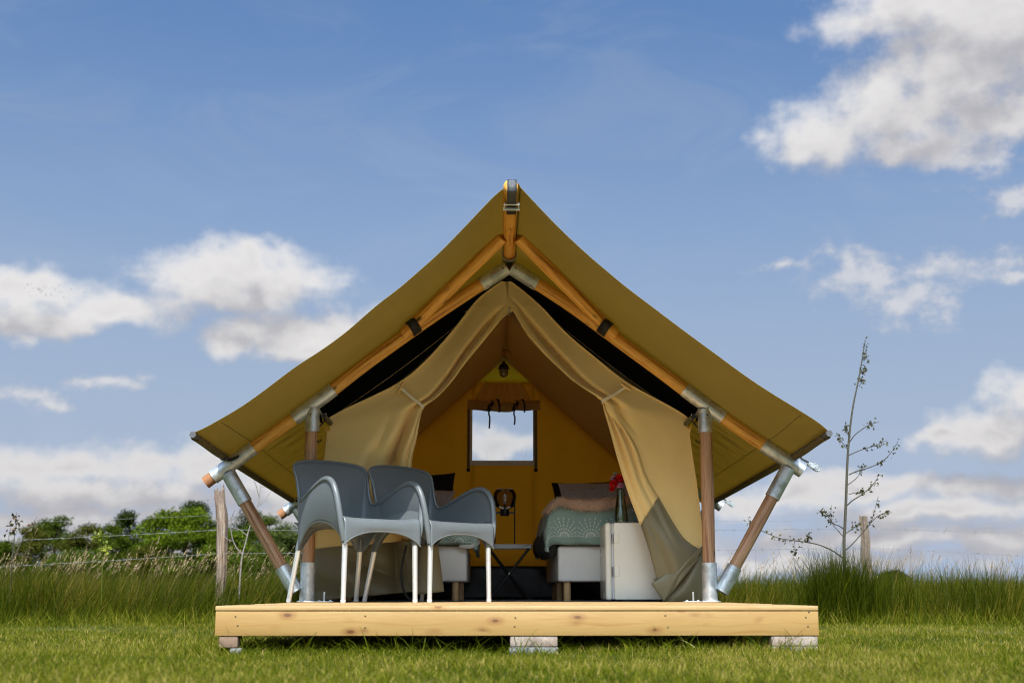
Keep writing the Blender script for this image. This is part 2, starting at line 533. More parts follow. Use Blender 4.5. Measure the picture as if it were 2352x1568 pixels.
def m_canvas(name, col, trans, tcol, rough=0.9, weave=900, wrinkle=None, spec=0.15, blotch=0.10):
    m, g = mat(name)
    uv = g.coord('UV'); u, v, _ = g.sep(uv)
    w = g.m('MULTIPLY', g.m('SINE', g.m('MULTIPLY', u, weave)), g.m('SINE', g.m('MULTIPLY', v, weave)))
    b = g.noise(uv, 3.0, 5, 0.6)
    fine = g.noise(uv, 190.0, 2)
    c = g.mix(b, [x * (1 - blotch) for x in col], [min(1, x * (1 + blotch)) for x in col])
    c = g.mix(g.rng(fine, .4, .7, 0, .16), c, [x * .8 for x in col])
    h = g.m('ADD', g.m('MULTIPLY', w, 0.04), g.m('MULTIPLY', g.noise(uv, 26, 4), 0.12))
    if wrinkle: h = g.m('ADD', h, wrinkle(g, u, v))
    nm = g.bump(h, 0.5, 0.006)
    d = pbr(g, c, rough, 0, nm, Specular_IOR_Level=spec, Sheen_Weight=0.12)
    t = g.new('ShaderNodeBsdfTranslucent')
    g.put(t.inputs['Color'], g.mix(b, [x * (1 - blotch) for x in tcol], [x * (1 + blotch) for x in tcol])); g.put(t.inputs['Normal'], nm)
    mx = g.new('ShaderNodeMixShader'); g.put(mx.inputs[0], trans); g.put(mx.inputs[1], d); g.put(mx.inputs[2], t.outputs[0])
    out(g, mx.outputs[0])
    return m

def m_galv(name, base=(0.62, 0.64, 0.65), rough=0.42, metal=0.75):
    m, g = mat(name)
    c = g.coord('Object'); c = g.vm('ADD', c, g.comb(rnd(g), rnd(g), 0))
    b = g.noise(c, 14, 6, 0.65); s = g.voro(c, 95, out='Color'); sx_, _, _ = g.sep(s)
    st = g.noise(g.vm('MULTIPLY', c, (30, 30, 4)), 1.0, 3)
    col = g.mix(g.rng(b, .36, .64), [x * .74 for x in base], [min(1, x * 1.22) for x in base])
    col = g.mix(g.m('MULTIPLY', sx_, 0.22), col, [x * 0.7 for x in base])
    col = g.mix(g.rng(st, .6, .75, 0, .35), col, (0.80, 0.81, 0.80))
    rr = g.m('ADD', rough - .14, g.m('MULTIPLY', b, 0.32))
    out(g, pbr(g, col, rr, metal, g.bump(g.m('ADD', b, g.m('MULTIPLY', sx_, .1)), 0.25, 0.004)))
    return m

def m_leaf(name, stops, trans=0.35, rough=0.55, spec=0.25, boost=1.5):
    m, g = mat(name)
    a = g.new('ShaderNodeAttribute', attribute_name='tint').outputs['Fac']
    col = g.ramp(a, stops)
    d = pbr(g, col, rough, 0, None, Specular_IOR_Level=spec)
    t = g.new('ShaderNodeBsdfTranslucent'); g.put(t.inputs['Color'], g.vm('MULTIPLY', col, [boost] * 3))
    mx = g.new('ShaderNodeMixShader'); g.put(mx.inputs[0], trans); g.put(mx.inputs[1], d); g.put(mx.inputs[2], t.outputs[0])
    out(g, mx.outputs[0])
    return m

M = {}
M['pole'] = m_polewood('warmlit_stained_timber', (0.74, 0.315, 0.045), (0.88, 0.47, 0.09), (0.27, 0.092, 0.014))  # stain colour, with the warm reflection off the canvas put into the orange
M['post'] = m_polewood('unwarmed_brown_timber', (0.385, 0.19, 0.098), (0.53, 0.30, 0.165), (0.17, 0.07, 0.032))  # posts and struts: browner, without the canvas glow put into the rafters
M['endgrain'] = m_plain('timber_end', (0.30, 0.13, 0.055), 0.8, 0, 0.25, 60, 0.3)
M['pine'] = m_pine('spruce_fascia', (0.375, 0.228, 0.074), (0.29, 0.150, 0.038), (0.19, 0.065, 0.014))
M['deck'] = m_pine('spruce_deck', (0.46, 0.30, 0.13), (0.38, 0.22, 0.08), (0.38, 0.17, 0.05))
M['galv'] = m_galv('galvanised_steel')
M['zinc'] = m_galv('zinc_hardware', (0.66, 0.68, 0.68), 0.34, 0.85)
M['steel_dark'] = m_plain('black_coated_metal', (0.014, 0.014, 0.015), 0.38, 0.0, 0.2, 60)
M['black_web'] = m_plain('black_webbing', (0.012, 0.012, 0.014), 0.7, 0, 0.3, 300, 0.3)
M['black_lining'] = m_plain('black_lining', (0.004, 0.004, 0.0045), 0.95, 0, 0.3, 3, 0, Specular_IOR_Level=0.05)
M['rubber'] = m_plain('grey_plastic_cap', (0.09, 0.09, 0.10), 0.5, 0, 0.1)
def _flyw(g, u, v):
    # pulled creases running from ridge to eave, stronger behind the front frame
    p = g.comb(g.m('MULTIPLY', u, 13.0), g.m('MULTIPLY', v, 1.1), 0)
    n = g.noise(p, 1.0, 3, 0.5, dist=0.4)
    msk = g.m('MULTIPLY', g.rng(u, 1.2, 2.0), g.rng(v, 0.95, 1.5))
    n2 = g.noise(g.comb(g.m('MULTIPLY', u, 5.0), g.m('MULTIPLY', v, 0.8), 3), 1.0, 3)
    return g.m('ADD', g.m('MULTIPLY', g.m('MULTIPLY', n, msk), 5.5), g.m('MULTIPLY', n2, 0.7))
M['fly'] = m_canvas('olive_fly_canvas', (0.29, 0.225, 0.10), 0.54, (0.375, 0.275, 0.062), 0.75, wrinkle=_flyw, spec=0.25, blotch=.07)
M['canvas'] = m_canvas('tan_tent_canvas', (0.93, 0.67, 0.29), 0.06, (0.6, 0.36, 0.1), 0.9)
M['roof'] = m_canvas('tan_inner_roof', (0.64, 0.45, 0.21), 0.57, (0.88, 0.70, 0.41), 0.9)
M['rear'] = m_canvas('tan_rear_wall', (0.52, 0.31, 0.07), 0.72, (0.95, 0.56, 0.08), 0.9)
M['gable'] = m_canvas('thin_gable_canvas', (0.66, 0.52, 0.12), 0.80, (0.96, 0.80, 0.14), 0.9)
def _skw(g, u, v):
    n = g.noise(g.comb(g.m('MULTIPLY', u, 5.0), g.m('MULTIPLY', v, 3.0), 0), 1.0, 3, 0.5, dist=1.2)
    return g.m('MULTIPLY', n, 3.2)
M['skirt'] = m_canvas('olive_pvc_skirt', (0.20, 0.168, 0.092), 0.0, (0.1, 0.1, 0.05), 0.42, wrinkle=_skw, spec=0.45)
M['liner'] = m_canvas('black_pvc_liner', (0.016, 0.016, 0.017), 0.0, (0, 0, 0), 0.36, wrinkle=_skw, spec=0.5)
M['rope'] = m_plain('cream_cord', (0.86, 0.79, 0.62), 0.8, 0, 0.15, 400, 0.5)
M['toggle'] = m_plain('pale_wood_toggle', (0.72, 0.46, 0.17), 0.5, 0, 0.12, 40)
M['stitch'] = m_plain('pale_thread', (0.66, 0.55, 0.36), 0.8, 0, 0.1)
m_, g_ = mat('blue_grey_plastic')
c_ = g_.coord('Object'); a_ = g_.noise(c_, 9, 5, .6); b_ = g_.noise(g_.vm('MULTIPLY', c_, (60, 60, 9)), 1.0, 4, .7); f_ = g_.noise(c_, 420, 2)
cl_ = g_.mix(a_, (.112, .130, .142), (.138, .158, .170))
cl_ = g_.mix(g_.rng(b_, .62, .76, 0, .30), cl_, (.22, .23, .225))           # scuffs and dust
rr_ = g_.m('ADD', .30, g_.m('MULTIPLY', a_, .16))
out(g_, pbr(g_, cl_, rr_, 0, g_.bump(f_, .05, .001), Specular_IOR_Level=.55)); M['plastic'] = m_
M['alu'] = m_plain('satin_aluminium', (0.74, 0.73, 0.70), 0.36, 0.65, 0.06, 50)
M['foot'] = m_plain('translucent_foot_cap', (0.55, 0.53, 0.50), 0.4, 0, 0.1)
# ------------------------------------------------------------------ ground
m_, g_ = mat('meadow_soil')
c_ = g_.coord('Object'); n_ = g_.noise(c_, 3.0, 6, 0.65); n2_ = g_.noise(c_, 60.0, 3)
out(g_, pbr(g_, g_.mix(n2_, g_.ramp(n_, [(0.3, (0.045, 0.062, 0.014)), (0.7, (0.085, 0.105, 0.024))]), (0.035, 0.045, 0.012)), 0.95, 0, g_.bump(n2_, 0.6, 0.02)))
M['soil'] = m_
def ground_z(x, y):
    return 0.010 * np.sin(x * 1.7 + 0.4) * np.sin(y * 1.3) + 0.006 * np.sin(x * 4.1 + y * 3.3)
gx = np.concatenate([[-3000, -800, -200, -60, -25], np.linspace(-12, 12, 49), [25, 60, 200, 800, 3000]])
gy = np.concatenate([[-3000, -500, -100, -20, -4], np.linspace(0, 18, 37), [30, 60, 120, 300, 900, 3000]])
GX, GY = np.meshgrid(gx, gy, indexing='ij')
fade = np.clip(1.2 - np.hypot(GX, GY - 8) / 16, 0, 1)
gr = grid(np.stack([GX, GY, ground_z(GX, GY) * fade - 0.004], 2)).obj('ground', M['soil'])
tag(gr, kind='structure')

# ------------------------------------------------------------------ grass
M['lawn'] = m_leaf('lawn_grass', [(0.0, (0.035, 0.055, 0.002)), (0.35, (0.085, 0.110, 0.004)), (0.62, (0.155, 0.165, 0.008)), (0.84, (0.27, 0.24, 0.030)), (1.0, (0.42, 0.32, 0.10))], 0.40, 0.5, 0.08)
M['tall'] = m_leaf('tall_grass', [(0.0, (0.020, 0.034, 0.001)), (0.4, (0.048, 0.060, 0.002)), (0.7, (0.090, 0.090, 0.004)), (0.9, (0.16, 0.13, 0.012)), (1.0, (0.26, 0.18, 0.04))], 0.34, 0.5, 0.06)
M['straw'] = m_leaf('seed_heads', [(0.0, (0.075, 0.075, 0.012)), (0.18, (0.22, 0.15, 0.07)), (0.5, (0.42, 0.30, 0.17)), (1.0, (0.60, 0.47, 0.28))], 0.35, 0.7, 0.1, 1.1)

def blades(base, L, W, lean_az, lean, curl, nseg, tint, name, mat_):
    """ribbons: base (n,3); lean (radians from vertical at the root), curl (added towards the tip)"""
    n = len(base)
    ts = np.linspace(0, 1, nseg + 1)
    pos = np.zeros((n, nseg + 1, 3)); cur = base.copy(); pos[:, 0] = cur
    dirh = np.stack([np.cos(lean_az), np.sin(lean_az), np.zeros(n)], 1)
    for k in range(nseg):
        a = lean + curl * (k + 0.5) / nseg
        cur = cur + (dirh * np.sin(a)[:, None] + np.array([0, 0, 1.0]) * np.cos(a)[:, None]) * (L / nseg)[:, None]
        pos[:, k + 1] = cur
    sa = RNG.uniform(0, 2 * pi, n)
    side = np.stack([np.cos(sa), np.sin(sa), np.zeros(n)], 1)
    wprof = np.clip(1.15 - ts ** 1.7 * 1.15, 0, 1); wprof[0] = 0.75
    lft = pos[:, :-1] - side[:, None, :] * (W[:, None] * wprof[None, :-1])[:, :, None] * .5
    rgt = pos[:, :-1] + side[:, None, :] * (W[:, None] * wprof[None, :-1])[:, :, None] * .5
    nv = 2 * nseg + 1
    V = np.concatenate([np.stack([lft, rgt], 2).reshape(n, 2 * nseg, 3), pos[:, -1:, :]], 1)
    o = (np.arange(n) * nv)[:, None]
    F4 = np.concatenate([o + np.array([2 * k, 2 * k + 1, 2 * k + 3, 2 * k + 2]) for k in range(nseg - 1)]) if nseg > 1 else None
    F3 = o + np.array([2 * nseg - 2, 2 * nseg - 1, 2 * nseg])
    return link(name, fast_mesh(name, V.reshape(-1, 3), F3, F4, mat_, np.repeat(np.clip(tint, 0, 1), nv)))

def vnoise(x, y, s, seed=0):
    r = np.random.default_rng(seed); o = np.zeros_like(x)
    for k in range(5):
        a = r.uniform(0, 2 * pi); f = s * r.uniform(.6, 1.7); o += np.sin((x * cos(a) + y * sin(a)) * f + r.uniform(0, 6)) 
    return o / 5

def scatter(n, y0, y1, hw0, hw1, pw=1.0):
    y = y0 + (y1 - y0) * RNG.random(n) ** pw
    hw = hw0 + (hw1 - hw0) * (y - y0) / (y1 - y0)
    return RNG.uniform(-1, 1, n) * hw, y

# mown lawn
xs, ys = [], []
for (n, a, b, h0, h1) in ((80000, 2.7, 4.1, 1.6, 2.2), (90000, 4.1, 5.6, 2.2, 2.9), (80000, 5.4, 7.6, 2.9, 3.8), (80000, 7.4, 10.6, 3.8, 5.6)):
    x, y = scatter(n, a, b, h0, h1); xs.append(x); ys.append(y)
x = np.concatenate(xs); y = np.concatenate(ys)
sx_ = np.cos(TH) * (x - ORG[0]) + np.sin(TH) * (y - ORG[1]); sy_ = -np.sin(TH) * (x - ORG[0]) + np.cos(TH) * (y - ORG[1])
under = (np.abs(sx_) < 1.18) & (sy_ > -2.40)
keep = ~(under & ((sy_ > -0.9) | (RNG.random(len(x)) < .2)))
x, y, under, sx_, sy_ = x[keep], y[keep], under[keep], sx_[keep], sy_[keep]
n = len(x)
patch = vnoise(x, y, 2.2, 1) * .6 + vnoise(x, y, 7, 2) * .4
near = (np.abs(sx_) < 1.35) & (sy_ > -2.6)
L = RNG.uniform(0.016, 0.041, n) * (1 + .4 * patch) * np.where(under, 1.9, 1) * np.where(near & ~under, 1.25, 1)
W = RNG.uniform(0.0018, 0.0036, n) * np.where(y > 6, 1.3, 1)
tint = np.clip(0.47 + .38 * patch + .16 * vnoise(x, y, 19, 31) + RNG.normal(0, .25, n) + (RNG.random(n) < .10) * .42, 0, 1)
laz = RNG.uniform(0, 2 * pi, n)
lawn = blades(np.stack([x, y, ground_z(x, y) - .004], 1), L, W, laz, RNG.uniform(0.05, 0.7, n), RNG.uniform(0.1, 1.1, n), 2, tint, 'lawn', M['lawn'])
tag(lawn, 'short mown lawn with straw coloured tips in front of the deck', 'lawn', kind='stuff')

# longer unmown blades along the edges of the deck
n = 2600
sxx = RNG.uniform(-1.3, 1.3, n); syy = -2.36 + RNG.normal(0.10, .17, n)
cl = vnoise(sxx, syy, 9, 5) > -0.12
sxx, syy = sxx[cl], syy[cl]; n = len(sxx)
bw = np.array([to_world([a, b, 0]) for a, b in zip(sxx, syy)])
bw[:, 2] = ground_z(bw[:, 0], bw[:, 1]) - .004
e1 = blades(bw, RNG.uniform(.06, .17, n), RNG.uniform(.003, .005, n), RNG.uniform(0, 2 * pi, n), RNG.uniform(.2, 1.0, n), RNG.uniform(.5, 1.5, n), 4, np.clip(RNG.normal(.35, .15, n), 0, 1), 'long_grass', M['lawn'])
tag(e1, 'longer floppy grass blades under the front edge of the deck', 'grass', kind='stuff')

# tall unmown meadow behind
n = 64000
x, y = scatter(n, 9.7, 15.5, 5.2, 8.2, 1.25)
edge = 9.95 + .25 * vnoise(x, y, 1.3, 8) + .1 * vnoise(x, y, 6, 9)
sx_ = np.cos(TH) * (x - ORG[0]) + np.sin(TH) * (y - ORG[1]); sy_ = -np.sin(TH) * (x - ORG[0]) + np.cos(TH) * (y - ORG[1])
keep = (y > edge) & ~((np.abs(sx_) < 1.15) & (sy_ < 3.1))
x, y = x[keep], y[keep]; n = len(x)
patch = vnoise(x, y, 1.4, 3) * .5 + vnoise(x, y, 4.5, 4) * .5
left = x < 0
d = y - edge[keep]
L = RNG.uniform(.27, .49, n) * (1 + .28 * patch) * np.clip(.45 + d * .6, .3, 1.0)
L *= np.where(left, 1.06, 1.0) * np.where(RNG.random(n) < .06, 1.3, 1)
W = RNG.uniform(.0032, .0058, n)
wind = np.where(left, 0.30, 0.10)
tint = np.clip(.46 + .34 * vnoise(x, y, 2.3, 21) + .2 * patch + RNG.normal(0, .24, n) + (RNG.random(n) < .05) * .42, 0, 1)
laz = np.where(RNG.random(n) < np.where(left, .72, .5), RNG.normal(0.0, .5, n), RNG.uniform(0, 2 * pi, n))
tg = blades(np.stack([x, y, ground_z(x, y) - .01], 1), L, W, laz, np.abs(RNG.normal(wind * .5, .14, n)), np.abs(RNG.normal(wind + .25, .28, n)), 4, tint, 'tall_grass', M['tall'])
tag(tg, 'tall unmown meadow grass leaning in the wind behind the lawn', 'tall grass', kind='stuff')
# rougher, half tall strip where the mower stops
n = 17000
x, y = scatter(n, 9.1, 10.3, 4.9, 5.6)
keep = y > 9.5 + .3 * vnoise(x, y, 2.1, 12)
x, y = x[keep], y[keep]; n = len(x)
tg2 = blades(np.stack([x, y, ground_z(x, y) - .005], 1), RNG.uniform(.06, .20, n), RNG.uniform(.003, .005, n), RNG.uniform(0, 2 * pi, n), RNG.uniform(.05, .8, n), RNG.uniform(.2, 1.2, n), 3, np.clip(RNG.normal(.5, .2, n), 0, 1), 'rough_grass', M['lawn'])
tag(tg2, 'rough half grown grass where the mown lawn ends', 'grass', kind='stuff')
# meadow further out, seen only between the stems
n = 30000
x, y = scatter(n, 15.2, 42, 8.0, 22.0, 1.3)
tg3 = blades(np.stack([x, y, np.zeros(n)], 1), RNG.uniform(.35, .60, n), RNG.uniform(.012, .022, n), RNG.normal(0, .8, n), RNG.uniform(0, .4, n), RNG.uniform(.1, .7, n), 2, np.clip(RNG.normal(.5, .2, n), 0, 1), 'far_meadow', M['tall'])
tag(tg3, 'meadow grass running back towards the trees', 'meadow', kind='stuff')

# grass heads: thin stalk with a plume of small spikelets
def seed_heads():
    V = []; F = []; T = []
    def ribbon(P, w, t):
        o = len(V)
        for i, p in enumerate(P):
            V.append(p + np.array([-w / 2, 0, 0])); V.append(p + np.array([w / 2, 0, 0])); T.extend([t, t])
            if i: F.append((o + 2 * i - 2, o + 2 * i - 1, o + 2 * i + 1, o + 2 * i))
    for k in range(900):
        lf = RNG.random() < .80
        yy = RNG.uniform(10.3, 14.0)
        xx = -RNG.uniform(.8, 6.0) if lf else RNG.uniform(1.2, 6.5)
        if abs(xx) < 1.5 and yy < 10.9: continue
        h = RNG.uniform(.42, .58) if lf else RNG.uniform(.42, .56)
        if RNG.random() < .07: h *= 1.25
        a = abs(RNG.normal(.12, .14)); ad = RNG.normal(0, .6)
        P = [np.array([xx, yy, 0.0])]
        for i in range(5):
            P.append(P[-1] + np.array([sin(a) * cos(ad), sin(a) * sin(ad), cos(a)]) * h / 5); a += RNG.uniform(.0, .16)
        ribbon(P, .0018, RNG.uniform(0, .10))
        hl = RNG.uniform(.05, .12); dirn = np.array([sin(a) * cos(ad), sin(a) * sin(ad), cos(a)])
        ns = 12; t = RNG.uniform(.25, .8)
        for i in range(ns):
            c = P[-1] + dirn * hl * (i / ns - .15)
            wv = .012 * sin(pi * (i + 1) / (ns + 1)) + .003
            off = RNG.normal(0, 1, 3); off /= np.linalg.norm(off)
            e = c + off * wv + dirn * .016
            s = np.cross(dirn, off); s = s / (np.linalg.norm(s) + 1e-9) * .0032
            o = len(V); V.extend([c, (c + e) / 2 + s, e, (c + e) / 2 - s]); T.extend([t + RNG.normal(0, .12)] * 4); F.append((o, o + 1, o + 2, o + 3))
    return fast_mesh('grass_heads', V, None, F, M['straw'], np.clip(T, 0, 1))
sh = link('grass_heads', seed_heads())
tag(sh, 'pale beige seed heads of the tall meadow grass', 'grass heads', kind='stuff')

# ------------------------------------------------------------------ trees along the horizon
M['bark'] = m_plain('tree_bark', (0.085, 0.066, 0.045), 0.9, 0, 0.35, 6, 0.6)
def leafmat(name, c):
    c = np.array(c)
    return m_leaf(name, [(0, tuple(c * .55)), (.45, tuple(c)), (.8, tuple(np.minimum(c * 1.45, 1))), (1, tuple(np.minimum(c * np.array([2.0, 1.8, 1.5]), 1)))], 0.30, 0.6, 0.06, 1.35)
LEAF = {'maple': leafmat('bright_maple_leaves', (0.082, 0.120, 0.006)), 'oak': leafmat('oak_leaves', (0.056, 0.080, 0.006)),
        'dark': leafmat('dark_ivy_leaves', (0.028, 0.042, 0.006)), 'pale': leafmat('pale_willow_leaves', (0.070, 0.092, 0.020)), 'olive': leafmat('olive_brown_leaves', (0.066, 0.070, 0.008))}
def tree(px, top, halfpx, dist, kind, label, n=9000, leaf=.17, base_v=1345, seed=0, loose=0.0, cat='tree', group='trees beyond the meadow', skirt=0.03):
    r = np.random.default_rng(seed + 100)
    k = dist / (FPX * cos(PITCH))
    X = (px - 1176) / FPX * dist * 1.02; 
    d = ray(px, top); H = CAMZ + d[2] / d[1] * dist; X = d[0] / d[1] * dist
    R = halfpx / FPX * dist * 1.03; n = int(n * 2.2); leaf = leaf * 1.08
    z0 = H * skirt
    root = thing('tree', (X, dist, 0), r.uniform(0, 0) , label, cat, group, site=False)
    tr = MB()
    tk = tube(catmull([(0, 0, -.1), (R * .03, 0, H * .25), (-R * .05, R * .03, H * .55), (0, 0, H * .88)], 10), np.linspace(max(.06, H * .028), .03, 10), 8, mb=tr)
    nl = 34
    cen = []
    for i in range(nl):
        a = r.uniform(0, 2 * pi); zz = r.uniform(.0, 1) ** .85; rad = R * sqrt(max(0.02, 1 - (2 * (zz - .42)) ** 2 * .72)) * r.uniform(.35, .88)
        c = np.array([cos(a) * rad, sin(a) * rad, z0 + (H - z0) * (zz * .84 + .08)])
        cen.append((c, R * r.uniform(.26, .44) * (1.1 - .35 * zz)))
        if i < 12:
            s = np.array([0, 0, max(.2, c[2] * .55)])
            tube(catmull([s, (s + c) / 2 + np.array([0, 0, .1 * R]), c], 5), np.linspace(max(.03, H * .010), .012, 5), 5, cap=False, mb=tr)
    cen.append((np.array([0, 0, H - R * .28]), R * .30))
    tr.obj('trunk', M['bark'], root)
    # sprays of leaves spread over the shell of every limb
    w = np.array([c[1] ** 2 for c in cen]); w /= w.sum()
    nsp = n // 9
    pick = r.choice(len(cen), nsp, p=w)
    C = np.array([cen[i][0] for i in pick]); S = np.array([cen[i][1] for i in pick])
    dv = r.normal(0, 1, (nsp, 3)); dv /= np.linalg.norm(dv, axis=1)[:, None]
    dv[:, 2] = np.where(dv[:, 2] < -.3, dv[:, 2] * .5, dv[:, 2])
    rr = r.uniform(.45, 1.0 + loose, nsp) ** .6
    sp = C + dv * (S * rr)[:, None] * np.array([1, 1, .72])
    cnt = 9
    P = np.repeat(sp, cnt, 0) + r.normal(0, 1, (nsp * cnt, 3)) * (leaf * 1.25) * np.array([1, 1, .5])
    P[:, 2] = np.minimum(P[:, 2], H + leaf * .6)
    N = len(P)
    nrm = np.repeat(dv, cnt, 0) * .5 + r.normal(0, .8, (N, 3)) + np.array([0, 0, .55]); nrm /= np.linalg.norm(nrm, axis=1)[:, None]
    t1 = np.cross(nrm, r.normal(0, 1, (N, 3))); t1 /= np.linalg.norm(t1, axis=1)[:, None]; t2 = np.cross(nrm, t1)
    sz = (leaf * r.uniform(.5, 1.05, N))[:, None]
    V = np.stack([P - t1 * sz * .6, P + t2 * sz * .36, P + t1 * sz * .6, P - t2 * sz * .36], 1).reshape(-1, 3)
    tint = np.repeat(np.clip(np.repeat(r.normal(.42, .15, nsp), cnt) + r.normal(0, .12, N), 0, 1), 4)
    cr = link('crown', fast_mesh('crown', V, None, np.arange(N * 4).reshape(-1, 4), LEAF[kind], tint), root)
    return root
TREES = [
    (8, 1243, 46, 96, 'oak', 'low green tree at the far left edge of the meadow', 6000),
    (70, 1208, 58, 98, 'olive', 'rounded olive green tree beside the low tree at the far left', 8000),
    (135, 1184, 66, 104, 'oak', 'broad mid green oak with the highest top of the left cluster', 9000),
    (205, 1196, 60, 100, 'olive', 'brownish green tree between the broad oak and the slender dark tree', 8000),
    (262, 1200, 40, 92, 'oak', 'small dense tree in front of the slender dark tree', 5000),
    (291, 1170, 36, 97, 'dark', 'slender dark ivy clad tree with ragged gaps', 5200),
    (352, 1186, 46, 112, 'dark', 'dark tree half hidden behind the left side of the bright maple', 5600),
    (452, 1143, 58, 118, 'dark', 'tall dark tree rising above the bright maple', 8000),
    (432, 1166, 112, 94, 'maple', 'big bright green maple in the middle of the tree line', 16000),
    (570, 1166, 60, 110, 'dark', 'dark tree seen behind the leaning timber strut', 8000),
    (520, 1210, 52, 92, 'maple', 'lower bright green tree behind the split fence post', 6500),
    (655, 1196, 56, 100, 'pale', 'pale willow green tree close to the left side of the tent', 7500),
    (610, 1180, 66, 108, 'oak', 'mid green tree right of the leaning strut', 6000),
    (700, 1192, 74, 106, 'dark', 'dark green tree touching the left edge of the tent', 7000),
]
for i, (px, tp, hw, ds, kd, lb, nn) in enumerate(TREES):
    tree(px, tp, hw, ds, kd, lb, nn, seed=i, leaf=.15 if kd != 'maple' else .17, loose=.25 if kd == 'dark' else .08)
tree(335, 1252, 60, 88, 'olive', 'low scrub bush filling the gap beside the slender dark tree', 4500, .14, seed=41, cat='bush', group='scrub under the trees', skirt=.02)
tree(190, 1262, 110, 86, 'oak', 'long low hedge like bush under the left tree cluster', 7000, .14, seed=42, cat='bush', group='scrub under the trees', skirt=.02)
tree(610, 1262, 90, 88, 'oak', 'low bush beneath the trees beside the tent', 5000, .14, seed=43, cat='bush', group='scrub under the trees', skirt=.02)
tree(2048, 1312, 38, 40, 'dark', 'small dark bush in the meadow behind the right fence post', 2600, .075, seed=44, cat='bush', group='scrub under the trees', skirt=.02)

# rank clump of grass round the foot of the young tree and a few more along the border
cx, cy = [], []
for (u, v, y, nn, sd) in ((1940, 1400, 2.45, 1500, .10), (1900, 1400, 2.3, 500, .10), (2010, 1400, 2.6, 500, .14), (60, 1400, 2.7, 500, .18), (700, 1400, 3.3, 500, .2), (2240, 1400, 2.6, 500, .2)):
    p = to_world(at(u, v, y)); cx.append(RNG.normal(p[0], sd, nn)); cy.append(RNG.normal(p[1], sd, nn))
cx = np.concatenate(cx); cy = np.concatenate(cy); n = len(cx)
hgt = np.where(np.arange(n) < 2000, RNG.uniform(.35, .68, n), RNG.uniform(.3, .6, n))
cg = blades(np.stack([cx, cy, np.full(n, -.01)], 1), hgt, RNG.uniform(.0032, .0055, n), RNG.uniform(0, 2 * pi, n), np.abs(RNG.normal(.10, .12, n)), np.abs(RNG.normal(.35, .3, n)), 4, np.clip(RNG.normal(.28, .16, n), 0, 1), 'rank_grass', M['tall'])
tag(cg, 'dark rank grass clumps round the foot of the young tree', 'grass clump', kind='stuff')

# ------------------------------------------------------------------ wire fence
m_, g_ = mat('weathered_grey_wood')
c_ = g_.coord('UV'); u_, v_, _z = g_.sep(c_); r_ = g_.m('MULTIPLY', rnd(g_), 20)
a_ = g_.noise(g_.comb(g_.m('ADD', g_.m('MULTIPLY', u_, 3), r_), g_.m('MULTIPLY', v_, 70), 0), 1.0, 6, .65, dist=.8)
b_ = g_.noise(c_, 9, 3)
cl_ = g_.ramp(a_, [(.32, (.07, .045, .03)), (.46, (.20, .14, .10)), (.6, (.33, .25, .19)), (.8, (.42, .34, .28))])
cl_ = g_.mix(g_.rng(b_, .5, .7, 0, .5), cl_, (.27, .15, .085))
out(g_, pbr(g_, cl_, .9, 0, g_.bump(a_, .9, .02)))
M['oldwood'] = m_
M['oldwood_dark'] = m_plain('dark_weathered_post', (.155, .115, .085), .9, 0, .45, 26, .8)
M['wire'] = m_plain('galvanised_wire', (0.22, 0.22, 0.22), 0.6, 0.2, 0.15, 40)
fence = thing('wire_fence', (0, 4.0, -.186), 0, 'weathered wooden post and barbed wire fence behind the tent', 'fence')
def fpart(name, mb, m):
    return mb.obj(name, m, fence)
def F(u, v, y):                      # fence-local point
    p = at(u, v, y); return p - np.array([0, 4.0, -.186])
def fence_post(u0, u1, vtop, y, half, split, m='oldwood'):
    b = F(u0, 1400, y); b[2] = -.15; t = F(u1, vtop, y)
    k = 26; ts = np.linspace(0, 1, k)
    P = b[None] * (1 - ts)[:, None] + t[None] * ts[:, None]
    P[:, 0] += .012 * np.sin(ts * 7 + u0) + .006 * np.sin(ts * 17)
    mb = MB(); n = 22; v = []; uv = []; f = []
    rng = np.random.default_rng(int(abs(u0)))
    groove = rng.normal(0, .13, n); ph = rng.uniform(0, 6, n)
    for i in range(k):
        for j in range(n):
            a = 2 * pi * j / n
            rr = half * (1 + .16 * sin(ts[i] * 6.5 + u0) - .10 * sin(ts[i] * 15 + j * .29) + groove[j] + .07 * sin(ts[i] * 13 + ph[j]) + .05 * sin(ts[i] * 31 + ph[j] * 2)) * (1.05 - .22 * ts[i] + .05 * sin(ts[i] * 9))
            dz = 0
            if i >= k - 2: dz = split * (groove[j] * 3 + .4 * sin(a * 2 + 1) + .5 * sin(a * 3))
            v.append(P[i] + np.array([cos(a) * rr, sin(a) * rr, dz * half])); uv.append((ts[i] * 1.2, a * half))
        if i:
            for j in range(n):
                m2 = (j + 1) % n
                f.append(((i - 1) * n + j, (i - 1) * n + m2, i * n + m2, i * n + j))
    v.append(P[-1] + np.array([0, 0, -.05 * (1 if split > .5 else .1)])); uv.append((1.2, 0))
    for j in range(n): f.append(((k - 1) * n + j, (k - 1) * n + (j + 1) % n, len(v) - 1))
    mb.add(v, f, uv)
    return fpart('fence_post', mb, M[m])
fp1 = fence_post(512, 506, 1126, 4.0, .050, 1.0); tag(fp1, 'bleached split fence post with a ragged top')
fp2 = fence_post(1997, 1986, 1186, 7.2, .052, .25, 'oldwood_dark'); tag(fp2, 'grey brown fence post with a flat top')
fence_post(-420, -416, 1175, 4.5, .055, .4); fence_post(2790, 2785, 1190, 7.4, .055, .3)
